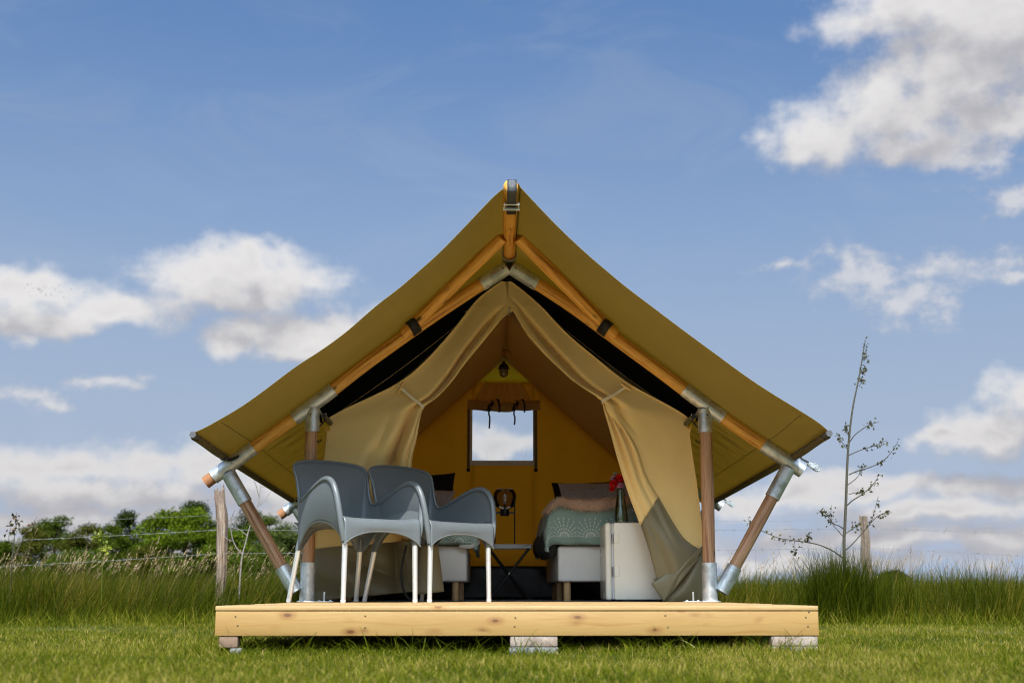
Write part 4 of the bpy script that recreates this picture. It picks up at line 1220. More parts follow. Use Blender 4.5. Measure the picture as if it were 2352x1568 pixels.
# rods of the lining that stick out beside the posts
for s in (-1, 1):
    tp('lining_rod', tube(seg((1.098 * s, .0, 1.082), (1.10 * s, 2.9, 1.05), 4), .0155, 14, True), M['steel_dark'])
    for y0 in (.06,):
        tp('clip', tube([(1.098 * s, y0, 1.064), (1.118 * s, y0 - .02, 1.03), (1.150 * s, y0 - .015, 1.005), (1.16 * s, y0, .97), (1.135 * s, y0 + .01, .93), (1.12 * s, y0 + .03, .95)], .0045, 8), M['black_web'])
        tp('clip', tube([(1.09 * s, y0 - .02, 1.098), (1.112 * s, y0 - .03, 1.088), (1.13 * s, y0 - .01, 1.12)], .006, 8), M['zinc'])

# ------------------------------------------------------------------ tent: inner tent
WY = .32
def apexz(y): return np.interp(y, [WY, 2.85], [1.985, 1.935])
def roofz(x, y):
    e = np.interp(y, [WY, 2.85], [1.105, .93]); hw = np.interp(y, [WY, 2.85], [1.115, 1.125])
    t = np.minimum(1, np.abs(x) / hw)
    return apexz(y) + (e - apexz(y)) * t - .035 * np.sin(pi * t) * np.interp(y, [WY, .9, 2.85], [1, .35, .0])
for s in (-1, 1):
    A = np.array([[(x * s, y, float(roofz(x, y))) for x in np.linspace(0.0, 1.12, 26)] for y in np.linspace(WY + .012, 2.90, 26)])
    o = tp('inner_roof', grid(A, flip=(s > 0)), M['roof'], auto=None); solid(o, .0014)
    A = np.array([[(s * (np.interp(z, [0, 1.1], [1.175, 1.12]) - .012 * sin(pi * (y - WY) / 2.6)), y, z) for z in np.linspace(.25, float(roofz(1.12, y)), 10)] for y in np.linspace(WY + .01, 2.85, 20)])
    o = tp('side_wall', grid(A, flip=(s < 0)), M['canvas'], auto=None); solid(o, .0014)
    A = np.array([[(s * (1.178 - .02 * sin(z * 12) * sin(y * 6)), y, z) for z in np.linspace(.003, .255, 8)] for y in np.linspace(WY + .01, 2.85, 30)])
    o = tp('side_skirt', grid(A, flip=(s < 0)), M['skirt'], auto=None); solid(o, .0014)
# ground sheet
o = tp('ground_sheet', bbox(-1.15, 1.15, .42, 2.84, .0015, .004, 0), M['liner'])

# rear wall with window
BY = 2.85
WX0, WX1, WZ0, WZ1 = -.262, .240, 1.100, 1.520
GZ = 1.745
def rwall(x0, x1, zlo, zhi, n=10, m=8):
    xs = np.linspace(x0, x1, n)
    A = []
    for x in xs:
        a = zlo(x) if callable(zlo) else zlo; b = zhi(x) if callable(zhi) else zhi
        A.append([(x, BY + .006 * sin(x * 9) * sin(z * 5), z) for z in np.linspace(a, b, m)])
    return np.array(A)
rw = MB()
top = lambda x: min(GZ, float(roofz(x, BY)) + .02)
grid(rwall(-1.13, WX0, .25, top, 20, 12), rw); grid(rwall(WX1, 1.13, .25, top, 20, 12), rw)
grid(rwall(WX0, WX1, .25, WZ0, 12, 8), rw); grid(rwall(WX0, WX1, WZ1, top, 12, 6), rw)
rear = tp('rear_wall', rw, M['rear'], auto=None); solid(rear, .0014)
# pleats of gathered canvas above the blind
A = np.array([[((WX0 - .03) * (1 - u) * (.55 + .45 * t) + (WX1 + .03) * u * (.55 + .45 * t) + (-.012) * (1 - t) * .5, BY - .012 - .015 * (1 + sin(u * 34 + 1)) * (.35 + .65 * t) * sin(pi * u) ** .3, GZ - .01 + (WZ1 - .005 - GZ + .01) * t) for t in np.linspace(0, 1, 10)] for u in np.linspace(0, 1, 70)])
tp('pleated_panel', grid(A), M['roof'], parent=rear, auto=None)
ga = tp('gable_panel', grid(np.array([[(x, BY - .004 + .004 * sin(x * 40) * (1 - t), (GZ - .012 + .006 * sin(x * 26)) * (1 - t) + t * (float(roofz(x, BY)) + .012)) for t in np.linspace(0, 1, 8)] for x in np.linspace(-.235, .235, 40)])), M['gable'], auto=None)
solid(ga, .001)
tp('seam', grid(np.array([[(x, BY - .009, GZ - .004 + .006 * sin(x * 26) + dz_) for dz_ in (0, .016)] for x in np.linspace(-.21, .21, 30)])), M['gable'], parent=ga, auto=None)
o = tp('rear_skirt', grid(np.array([[(x, BY - .010 - .03 * (1 - z / .263) - .006 * sin(x * 14 + z * 20), z) for z in np.linspace(.004, .264, 10)] for x in np.linspace(-1.15, 1.15, 70)])), M['liner'], auto=None)
solid(o, .0014)
# window: clear sheet, welded border, blind roll, ribbons and velcro strips
m_, g_ = mat('clear_vinyl')
uvw = g_.coord('UV'); u_, v_, z_ = g_.sep(uvw)
tr_ = g_.new('ShaderNodeBsdfTransparent'); tr_.inputs[0].default_value = (.95, .97, .98, 1)
st_ = g_.rng(g_.noise(g_.comb(g_.m('MULTIPLY', u_, 46), g_.m('MULTIPLY', v_, 4.5), 0), 1.0, 3, .6, dist=.7), .60, .74)
low = g_.rng(v_, .34, .08)
st_ = g_.m('MULTIPLY', g_.m('MULTIPLY', st_, low), .10)
df_ = g_.new('ShaderNodeBsdfTranslucent'); df_.inputs[0].default_value = (.9, .9, .9, 1)
gl_ = g_.new('ShaderNodeBsdfGlossy'); gl_.inputs['Roughness'].default_value = .12
m1_ = g_.new('ShaderNodeMixShader'); g_.put(m1_.inputs[0], g_.m('ADD', st_, .05)); g_.put(m1_.inputs[1], tr_.outputs[0]); g_.put(m1_.inputs[2], df_.outputs[0])
m2_ = g_.new('ShaderNodeMixShader'); m2_.inputs[0].default_value = .035; g_.put(m2_.inputs[1], m1_.outputs[0]); g_.put(m2_.inputs[2], gl_.outputs[0])
out(g_, m2_.outputs[0]); M['vinyl'] = m_
A = np.array([[(x, BY - .002 + .003 * sin(x * 30) * (1 - (z - WZ0) * 2), z) for z in np.linspace(WZ0, WZ1, 14)] for x in np.linspace(WX0, WX1, 26)])
tp('window_pane', grid(A, uv=np.array([[(x - WX0, z - WZ0) for z in np.linspace(WZ0, WZ1, 14)] for x in np.linspace(WX0, WX1, 26)])), M['vinyl'], parent=rear, auto=None)
M['weld'] = m_plain('pale_vinyl_border', (0.85, 0.80, 0.70), .5, 0, .05, 20)
wb = MB()
for (x0, x1, z0, z1) in ((WX0 - .022, WX1 + .024, WZ0 - .036, WZ0 + .004), (WX0 - .022, WX0 + .004, WZ0 + .0045, WZ1), (WX1 - .006, WX1 + .028, WZ0 + .0045, WZ1)):
    bbox(x0, x1, BY - .006, BY - .003, z0, z1, .001, 1, wb)
tp('window_frame', wb, M['weld'], parent=rear)
M['strip'] = m_plain('brown_velcro_strip', (0.20, 0.135, 0.075), .85, 0, .12, 200, .4)
for x0, x1 in ((WX0 - .038, WX0 - .016), (WX1 + .004, WX1 + .028)):
    tp('velcro_strip', bbox(x0, x1, BY - .016, BY - .012, 1.03, WZ1, .001, 1), M['strip'], parent=rear)
    tp('strip_end', bbox(x0 - .002, x1 + .002, BY - .019, BY - .0165, 1.012, 1.04, .001, 1), M['black_web'], parent=rear)
P = np.array([(x, BY - .034 - .004 * sin(x * 18), 1.545 - .010 * cos((x + .01) * 9)) for x in np.linspace(WX0 - .036, WX1 + .052, 40)])
rr = .040 * (1 + .10 * np.sin(np.linspace(0, 25, 40)) * .4) * (1 - .16 * np.exp(-((P[:, 0] + .09) / .03) ** 2) - .16 * np.exp(-((P[:, 0] - .10) / .03) ** 2))
tp('blind_roll', tube(P, rr, 16, True, rough=.10, sx=.8), M['roof'], parent=rear, auto=None)
def ribbon(P, w, name, m, parent, axis=(1, 0, 0)):
    P = catmull(P, 24); ax = np.array(axis, float)
    T, N, B = frames(P)
    A = np.array([[p - ax * w / 2, p + ax * w / 2] for p in P])
    o = tp(name, grid(A), m, parent=parent, auto=None); return solid(o, .0012)
for x, dl in ((-.105, .15), (.098, .12)):
    y = BY - .085
    ribbon([(x, y, 1.585), (x + .012, y - .01, 1.55), (x - .012, y - .004, 1.515), (x - .020, y + .004, 1.475), (x - .012, y + .006, 1.44), (x - .016, y + .01, 1.505 - dl)], .013, 'ribbon', M['black_web'], rear)
    ribbon([(x - .005, y, 1.54), (x + .025, y - .014, 1.582), (x + .052, y - .01, 1.585), (x + .066, y, 1.545), (x + .066, y + .008, 1.485)], .017, 'ribbon', M['black_web'], rear, (.8, 0, .5))
    ribbon([(x + .02, y - .004, 1.565), (x - .015, y - .008, 1.545), (x - .03, y, 1.50)], .016, 'ribbon', M['black_web'], rear, (.8, 0, -.4))

# ------------------------------------------------------------------ tent: front curtains
def resample(pts, n, sm=True):
    P = np.array(pts, float)
    if sm: P = catmull(P, 6 * len(P))
    L = np.concatenate([[0], np.cumsum(np.linalg.norm(np.diff(P, axis=0), axis=1))]); L /= L[-1]
    t = np.linspace(0, 1, n)
    return np.stack([np.interp(t, L, P[:, i]) for i in range(P.shape[1])], 1)
def panel(inner, outer, nv, nu, fold, y=WY, ucurve=None, hold=None):
    """sheet spanned between two pencilled edges; fold(u,v) is the depth of the drapery towards the camera"""
    I = inner if len(inner) == nv else resample(inner, nv); O = outer if len(outer) == nv else resample(outer, nv)
    A = np.zeros((nu, nv, 3))
    for j in range(nv):
        for i in range(nu):
            u = i / (nu - 1); v = j / (nv - 1)
            uu = u if ucurve is None else ucurve(u, v)
            p = I[j] * (1 - uu) + O[j] * uu
            A[i, j] = at(p[0], p[1], y - fold(u, v))
    return A
def keyed(keys, n):
    """edge given as [(v, px, py)...] with free spacing"""
    K = np.array(keys); t = np.linspace(0, 1, n)
    Q = catmull(K[:, :], 10 * len(K))
    o = np.argsort(Q[:, 0], kind='stable'); Q = Q[o]
    return np.stack([np.interp(t, Q[:, 0], Q[:, 1]), np.interp(t, Q[:, 0], Q[:, 2])], 1)
sm_ = lambda a, b, x: (lambda t: t * t * (3 - 2 * t))(min(1, max(0, (x - a) / (b - a))))
NV, NU = 110, 130
# left curtain. v: 0 zip end, .5 at the cord, 1 at the seam above the skirt
LI = [(0, 1177, 713), (.08, 1154, 729), (.18, 1119, 771), (.27, 1067, 834), (.34, 1041, 870), (.42, 1004, 910), (.5, 972, 935), (.56, 963, 964), (.64, 956, 1005), (.74, 946, 1049), (.82, 945, 1090), (.92, 958, 1170), (1, 974, 1238)]
LO = [(0, 1167, 639), (.08, 1130, 662), (.18, 1093, 693), (.27, 1040, 760), (.34, 974, 833), (.42, 905, 886), (.5, 757, 960), (.56, 752, 1000), (.64, 747, 1050), (.74, 741, 1105), (.82, 736, 1150), (.92, 727, 1215), (1, 722, 1261)]
def lfold(u, v):
    g1 = sm_(.02, .3, v)
    # long pleats that run from the peak to the cord, bunching near the free edge
    w = (1 - u) ** 1.4
    ph = 2 * pi * (1.9 * u ** .60) + .9
    a = .068 * g1 * w * (abs(sin(ph / 2 + .4 * sin(ph))) * 2 - 1)
    fan = sm_(.46, .75, v)
    a *= 1 + .7 * fan
    b = .020 * fan * sm_(0.0, .08, u) * (1 - sm_(.5, .8, u)) * (abs(sin(pi * 4.4 * u ** .75 + 1.0)) * 2 - 1)
    tie = math.exp(-((v - .5) / .055) ** 2) * math.exp(-(u / .42) ** 2)
    pull = math.exp(-((v - .5) / .13) ** 2) * .018 * math.exp(-((u - .32) / .22) ** 2)
    back = .13 * sm_(.58, .80, v) * (1 - sm_(.35, .75, u))          # pushed in by the chair behind it
    return (a + b) * (1 - .55 * tie) * (1 - .5 * sm_(.7, .9, v)) + pull + .035 * sm_(.02, .25, v) * (1 - u) * .9 + .012 * sin(pi * u) * fan - back
def lcurve(u, v):
    k = 1 + .75 * math.exp(-((v - .47) / .16) ** 2) + .25 * sm_(.5, 1, v)
    return u ** k
LC = panel(keyed(LI, NV), keyed(LO, NV), NV, NU, lfold, ucurve=lcurve)
cl = tp('front_curtain', grid(LC, flip=True), M['canvas'], auto=None); solid(cl, .0016)
# hem along the roof edge
def hem(P, name, par, w=.010, dy=-.006):
    tp(name, tube(np.array(P) + [0, dy, 0], .0045, 8, False), M['canvas'], parent=par, auto=None)
hem(LC[-1, :46], 'hem', cl); hem(LC[-1, 45:], 'hem', cl); hem(LC[0], 'hem', cl, dy=-.003)
# its skirt, crumpled, and the free end rolled outwards
SI = [(0, 974, 1238), (.4, 979, 1290), (1, 982, 1355)]; SO = [(0, 722, 1261), (.5, 722, 1320), (1, 722, 1380)]
def sfold(u, v):
    base = lfold(u, 1.0) * (1 - .5 * v)
    return base + .012 + .022 * v * sin(9 * u + 2 + 2 * v) + .034 * sin(pi * v) * (abs(sin(3.5 * u + 3.2 * v)) * 1.6 - 1) + .05 * v * math.exp(-((u - .10) / .10) ** 2) - .02 * v * sm_(.6, 1, u)
NVS = 30
SA = panel(keyed(SI, NVS), keyed(SO, NVS), NVS, 80, sfold)
o = tp('curtain_skirt', grid(SA, flip=True), M['skirt'], parent=None, auto=None); solid(o, .002)
Pq = SA[:30, -1]
# rolled hem at the free end (a loose tube)
A = []
c0 = at(957, 1245, WY - .10); 
for t in np.linspace(0, 1, 14):
    ctr = np.array([-.475 + .004 * t, WY - .085, .335 - .285 * t]); row = []
    for a in np.linspace(-.4, 1.65 * pi, 26):
        row.append(ctr + np.array([cos(a) * (.050 + .038 * t), -sin(a) * (.035 + .03 * t), .010 * cos(a * 1.0) * t]))
    A.append(row)
o = tp('curtain_skirt', grid(np.array(A)), M['skirt'], auto=None); solid(o, .002)
tp('cable', tube(catmull([(-.610, WY - .13, .33), (-.634, WY - .15, .20), (-.630, WY - .15, .10), (-.60, WY - .14, .03), (-.565, WY - .12, .008)], 24), .0065, 8), M['black_web'])

# right curtain, rear layer up to its edge at the post
RI = [(0, 1164, 713), (.08, 1179, 714), (.18, 1211, 767), (.27, 1250, 811), (.34, 1283, 843), (.42, 1325, 880), (.5, 1384, 921), (.55, 1395, 945), (.63, 1440, 1010), (.72, 1470, 1062), (.82, 1492, 1110), (.92, 1520, 1170), (1, 1545, 1225)]
RO = [(0, 1160, 639), (.08, 1196, 664), (.18, 1244, 706), (.27, 1301, 766), (.34, 1366, 821), (.42, 1445, 882), (.5, 1576, 957), (.55, 1583, 1000), (.63, 1590, 1050), (.72, 1597, 1095), (.82, 1604, 1150), (.92, 1611, 1215), (1, 1615, 1266)]
def rfold(u, v):
    g1 = sm_(.02, .3, v); w = (1 - u) ** 1.3; up = 1 - sm_(.5, .62, v)
    ph = 2 * pi * (1.75 * u ** .62) + .5
    a = .066 * g1 * w * (abs(sin(ph / 2 + .4 * sin(ph))) * 2 - 1) * up
    tie = math.exp(-((v - .5) / .05) ** 2) * math.exp(-(u / .42) ** 2)
    pull = math.exp(-((v - .5) / .13) ** 2) * .018 * math.exp(-((u - .32) / .22) ** 2)
    return a * (1 - .5 * tie) + pull + .03 * sm_(.02, .25, v) * (1 - u) * (1 - .7 * sm_(.5, .7, v)) + .008 * sm_(.55, .8, v) * sin(pi * u)
RC = panel(keyed(RI, NV), keyed(RO, NV), NV, NU, rfold, ucurve=lcurve)
cr = tp('front_curtain', grid(RC), M['canvas'], auto=None); solid(cr, .0016)
hem(RC[-1, :46], 'hem', cr); hem(RC[-1, 45:], 'hem', cr); hem(RC[0, :46], 'hem', cr, dy=-.003)
# front layer that hangs from the cord, folded over
FI = [(0, 1372, 912), (.06, 1384, 922), (.14, 1389, 945), (.28, 1400, 981), (.46, 1418, 1047), (.72, 1442, 1125), (1, 1472, 1206)]
FO = [(0, 1400, 908), (.06, 1398, 925), (.14, 1409, 945), (.28, 1432, 975), (.46, 1464, 1026), (.72, 1484, 1086), (1, 1514, 1139)]
def ffold(u, v):
    k = 1 - .75 * sm_(.35, 1, v)
    return .034 + .022 * sm_(.0, .3, v) * k * (abs(sin(pi * 2.6 * u + .8)) * 2 - 1) + .028 * sin(pi * min(1, u * 1.02)) * sm_(.1, .7, v) - .030 * sm_(.88, 1, u) * sm_(.1, .3, v) - .01 * (1 - sm_(0, .08, v))
FA = panel(keyed(FI, 50), keyed(FO, 50), 50, 44, ffold)
cf = tp('curtain_fold', grid(FA), M['canvas'], auto=None); solid(cf, .0016)
hem(FA[0], 'hem', cf, dy=-.003)
# olive skirt of that layer, twisted and tucked behind the post
GI = [(0, 1472, 1206), (.3, 1487, 1250), (.6, 1504, 1310), (1, 1527, 1381)]
GO = [(0, 1514, 1139), (.25, 1541, 1188), (.5, 1570, 1229), (.75, 1594, 1247), (1, 1616, 1268)]
def gfold(u, v):
    return ffold(u, 1.0) * (1 - .4 * v) + .014 + .032 * sin(pi * u) * sin(pi * min(1, v * 1.1)) - .02 * sm_(.8, 1, u) + .010 * sin(7 * u + 5 * v)
GA = panel(keyed(GI, 40), keyed(GO, 40), 40, 40, gfold)
gk = tp('curtain_skirt', grid(GA), M['skirt'], auto=None); solid(gk, .002)
for dv_ in (.6, 1.6):
    row = np.array([FA[i, -1] * 1.0 for i in range(44)]) + [0, -.0055, 0]
    row[:, 2] -= .004 * dv_ - .001
    tp('stitching', tube(row, .0013, 5, False), M['stitch'], parent=gk, auto=None)
# creased lower corner: two facets between the skirt, the deck and the post
def facet(tri_a, tri_b, n, name, amp, dep0, dep1):
    I = resample(tri_a, n, False); O = resample(tri_b, n, False)
    A = np.zeros((26, n, 3))
    for j in range(n):
        for i in range(26):
            u = i / 25; v = j / (n - 1); p = I[j] * (1 - u) + O[j] * u
            A[i, j] = at(p[0], p[1], WY - (dep0 * (1 - u) + dep1 * u) - amp * sin(pi * u) * sin(pi * v) - .004 * sin(9 * u + 6 * v))
    o = tp(name, grid(A), M['skirt'], auto=None); return solid(o, .002)
facet([(1526, 1382), (1514, 1345), (1500, 1330)], [(1617, 1266), (1617, 1262), (1617, 1258)], 14, 'curtain_skirt', -.03, .010, .03)
facet([(1526, 1382), (1526, 1382)], [(1622, 1250), (1626, 1381)], 18, 'curtain_skirt', .030, .006, .0)
facet([(1496, 1340), (1524, 1381)], [(1618, 1250), (1606, 1272)], 14, 'curtain_skirt', .03, .050, .035)
# cords with wooden toggles
for s, tie, tog in ((-1, (970, 932), (921, 891)), (1, (1385, 920), (1437, 889))):
    a = at(*tie, WY - .062); b = at(*tog, WY - .040)
    for k in (-.005, .005):
        tp('tie_cord', tube(catmull([a + [-s * .004, .012, -.012 + k], a + [0, -.012, k], (a + b) / 2 + [0, -.010, k * 1.1 - .004], b + [0, -.012, k]], 16), .0042, 7), M['rope'])
    tp('tie_cord', tube(catmull([b + [0, -.008, 0], b + [s * .012, -.012, .012], b + [s * .022, -.008, .010 + .008]], 8), .0034, 7), M['rope'])
    d = np.array([.030 * (1 if s > 0 else .62), 0, -.020 if s > 0 else .034]); 
    tp('toggle', tube(seg(b - d * 1.0 + [0, -.022, 0], b + d * 1.0 + [0, -.022, 0], 5), .0092, 10, True), M['toggle'])
# gathered flap behind the cord on both sides
for s, pts in ((-1, [(1041, 757), (985, 815), (926, 868), (870, 905), (861, 912)]), (1, [(1367, 818), (1400, 840), (1440, 868), (1500, 912), (1540, 936)])):
    P = resample(pts, 20)
    lo = resample([(u_ - s * 5, v_ + 10) for u_, v_ in pts], 20)
    A = np.array([[at(P[i][0], P[i][1], WY + .012), at(lo[i][0], lo[i][1], WY + .004)] for i in range(20)])
    o = tp('wall_flap', grid(A), M['fly'], auto=None); solid(o, .0014)
# added black sheet that makes the gap above the curtains dark
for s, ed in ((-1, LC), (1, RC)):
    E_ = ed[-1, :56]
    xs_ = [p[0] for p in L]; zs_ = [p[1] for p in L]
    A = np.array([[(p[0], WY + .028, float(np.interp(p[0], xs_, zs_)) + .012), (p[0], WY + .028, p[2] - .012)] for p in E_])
    o = tp('dark_gap_sheet', grid(A, flip=(s > 0)), M['black_lining'], smooth=False); solid(o, .002)
# zip puller at the peak
z_ = at(1170, 712, WY - .03)
tp('zip_puller', tube([z_ + [0, -.004, 0], z_ + [0, -.008, -.012], z_ + [0, -.008, -.042]], [.004, .0055, .004], 8), M['zinc'])
tp('zip_slider', bbox(z_[0] - .006, z_[0] + .006, z_[1] - .010, z_[1] + .002, z_[2] - .008, z_[2] + .012, .002), M['zinc'])
hs = resample([(1068, 716), (1110, 705), (1168, 703), (1220, 705), (1250, 712)], 24)
tp('peak_seam', tube([at(u_, v_, WY - .034 - .0 * u_) for u_, v_ in hs], .0016, 5, False), M['canvas'])
# light canvas tabs that hold the corners to the rods
for s, pts in ((-1, [(738, 952), (757, 962), (757, 990), (742, 975)]), (1, [(1602, 950), (1577, 960), (1579, 985), (1596, 968)])):
    A = np.array([[at(*pts[0], .12), at(*pts[1], WY - .004)], [at(*pts[3], .12), at(*pts[2], WY - .004)]])
    o = tp('corner_tab', grid(A), M['gable'], smooth=False); solid(o, .0014)
# ------------------------------------------------------------------ armchairs
def cr1(P, n): return catmull(np.array(P, float), n)
def make_chair(p, rz, label):
    root = thing('armchair', p, rz, label, 'armchair', 'grey plastic armchairs on the deck')
    Rm = [(.243, -.268, .325), (.262, -.272, .40), (.276, -.262, .50), (.283, -.240, .585), (.282, -.198, .640), (.278, -.130, .658), (.271, -.040, .636), (.262, .060, .594), (.251, .140, .560), (.243, .180, .562), (.240, .200, .606), (.242, .220, .680), (.250, .240, .732), (.242, .252, .764), (.205, .262, .784), (.14, .270, .794), (0.07, .276, .799), (0, .278, .801)]
    Bm = [(.218, -.262, .318), (.228, -.225, .345), (.235, -.185, .385), (.240, -.140, .412), (.243, -.09, .428), (.244, -.03, .434), (.243, .03, .428), (.240, .09, .405), (.234, .145, .365), (.226, .190, .320), (.214, .222, .292), (.192, .238, .292), (.165, .240, .325), (.130, .240, .372), (.09, .240, .402), (.065, .240, .408), (.035, .240, .414), (0, .240, .416)]
    N = 56
    R = cr1(Rm, N); B = cr1(Bm, N)
    mid = (R + B) / 2
    out_ = np.zeros((N, 3))
    t = np.linspace(0, 1, N)
    side = np.clip(1 - np.abs(t - .30) / .32, 0, 1); bk = np.clip((t - .62) / .25, 0, 1)
    mid[:, 0] += .012 * side; mid[:, 1] += -.028 * bk * np.clip(1, 0, 1)
    half = []
    K = 15
    for i in range(N):
        half.append([tuple(B[i] * (1 - s) ** 2 + (2 * mid[i] - (R[i] + B[i]) / 2) * 2 * s * (1 - s) + R[i] * s * s) for s in np.linspace(0, 1, K)])
    H = np.array(half); Mi = H[:-1][::-1].copy(); Mi[:, :, 0] *= -1
    A = np.vstack([H, Mi])
    mb = grid(A)
    sh = mb.obj('backrest_shell', M['plastic'], root, auto=None); solid(sh, .0075)
    # thick rolled rim
    Rf = np.vstack([R, (R[:-1] * [-1, 1, 1])[::-1]])
    rad = np.interp(np.linspace(0, 1, N), [0, .05, .25, .42, .55, .75, 1], [.015, .0165, .0165, .012, .009, .0075, .0065])
    rad = np.concatenate([rad, rad[:-1][::-1]])
    tube(Rf, rad, 12, True).obj('rim', M['plastic'], sh, auto=None)
    # lower edge bead
    tube(np.vstack([B, (B[:-1] * [-1, 1, 1])[::-1]]), .0055, 8, True).obj('lower_edge', M['plastic'], sh, auto=None)
    # seat with a rolled front and arched apron
    rows = []
    xs = np.linspace(-1, 1, 41)
    prof = [(.245, .432), (.20, .424), (.12, .420), (.03, .424), (-.07, .434), (-.15, .444), (-.21, .450), (-.245, .4495), (-.266, .444), (-.279, .432), (-.285, .416), (-.287, .398)]
    for k, (yy, zz_) in enumerate(prof):
        hw = .236 if k < 5 else .236 + .016 * min(1, (k - 4) / 4)
        rows.append([(x * hw, yy, zz_ - .014 * max(0, 1 - abs(x) ** 3) * (1 if k < 5 else max(0, 1 - (k - 4) * .22)) + .008 * abs(x) ** 8) for x in xs])
    zb = lambda x: .366 - .052 * abs(x) ** 2.6 - .010 * abs(x) ** 10 + .012 * (1 - abs(x) ** 2)
    for q_ in np.linspace(.2, 1, 7):
        rows.append([(x * .252, -.287 + .006 * q_ * (1 - abs(x) ** 2), .398 + (zb(x) - .398) * q_) for x in xs])
    se = grid(np.array(rows), flip=True).obj('seat', M['plastic'], root, auto=None); solid(se, .006)
    ap = [np.array((x * .252, -.287 + .006 * (1 - abs(x) ** 2), zb(x))) for x in xs]
    tube(ap, .005, 8, True).obj('apron_edge', M['plastic'], se, auto=None)
    for s in (-1, 1):                              # leg sockets
        tube(seg((.228 * s, -.268, .395), (.232 * s, -.262, .312), 6), np.linspace(.016, .0195, 6), 14, True).obj('leg_socket', M['plastic'], root)
        tube(seg((.205 * s, .225, .36), (.208 * s, .238, .288), 6), np.linspace(.013, .0185, 6), 14, True).obj('leg_socket', M['plastic'], root)
        for a, b in (((.231 * s, -.263, .318), (.236 * s, -.266, .012)), ((.207 * s, .236, .294), (.226 * s, .292, .012))):
            a = np.array(a); b = np.array(b)
            lg = tube(seg(a, b, 6), np.linspace(.0155, .0135, 6), 16, True).obj('leg', M['alu'], root)
            d = (b - a) / np.linalg.norm(b - a)
            tube(seg(b - d * .004, b + d * .012, 3), [.0145, .0148, .013], 16, True).obj('foot_cap', M['foot'], lg)
    return root
def chair_at(fl, rz, label):
    c, s = cos(rz), sin(rz); ox, oy = -.236, -.266
    return make_chair((fl[0] - (c * ox - s * oy), fl[1] - (s * ox + c * oy), 0), rz, label)
f1 = at(788, 1382.5, -.66); f2 = at(986.5, 1382.0, -.33)
chair_at((f1[0], f1[1]), radians(40), 'nearer grey plastic armchair with four aluminium legs, standing in front of the left tent post')
chair_at((f2[0], f2[1]), radians(46), 'farther grey plastic armchair with aluminium legs, standing in front of the left bed')

# ------------------------------------------------------------------ beds
M['boxfab'] = m_plain('cream_box_upholstery', (0.92, 0.88, 0.83), .55, 0, .05, 8, .12, Specular_IOR_Level=.35)
M['bedleg'] = m_polewood('beech_leg', (0.60, 0.36, 0.16), (0.66, 0.42, 0.20), (0.48, 0.26, 0.10), .45)
M['mattress'] = m_plain('grey_mattress', (0.34, 0.33, 0.33), .85, 0, .1, 60, .3)
BED0, BED1 = .98, 2.76
def make_bed(x0, x1, label, lx):
    root = thing('bed', ((x0 + x1) / 2, BED0, 0), 0, label, 'bed', 'box spring beds in the tent')
    w = (x1 - x0) / 2; dpt = BED1 - BED0
    bbox(-w, w, 0, dpt, .125, .356, .016, 3).obj('box_base', M['boxfab'], root)
    bbox(-w + .01, w - .01, .01, dpt - .01, .357, .50, .035, 3).obj('mattress', M['mattress'], root)
    for lx_, ly in ((-w + lx, .055), (w - lx, .055), (-w + lx * .7, .62), (w - lx * .7, .62), (-w + lx, dpt - .08), (w - lx, dpt - .08)):
        tube(seg((lx_, ly, .003), (lx_, ly, .126), 4), .0235, 18, True).obj('leg', M['bedleg'], root)
    return root
make_bed(.334, 1.115, 'cream box spring bed behind the fridge on the right', .062)
make_bed(-1.115, -.264, 'cream box spring bed behind the armchairs on the left', .075)

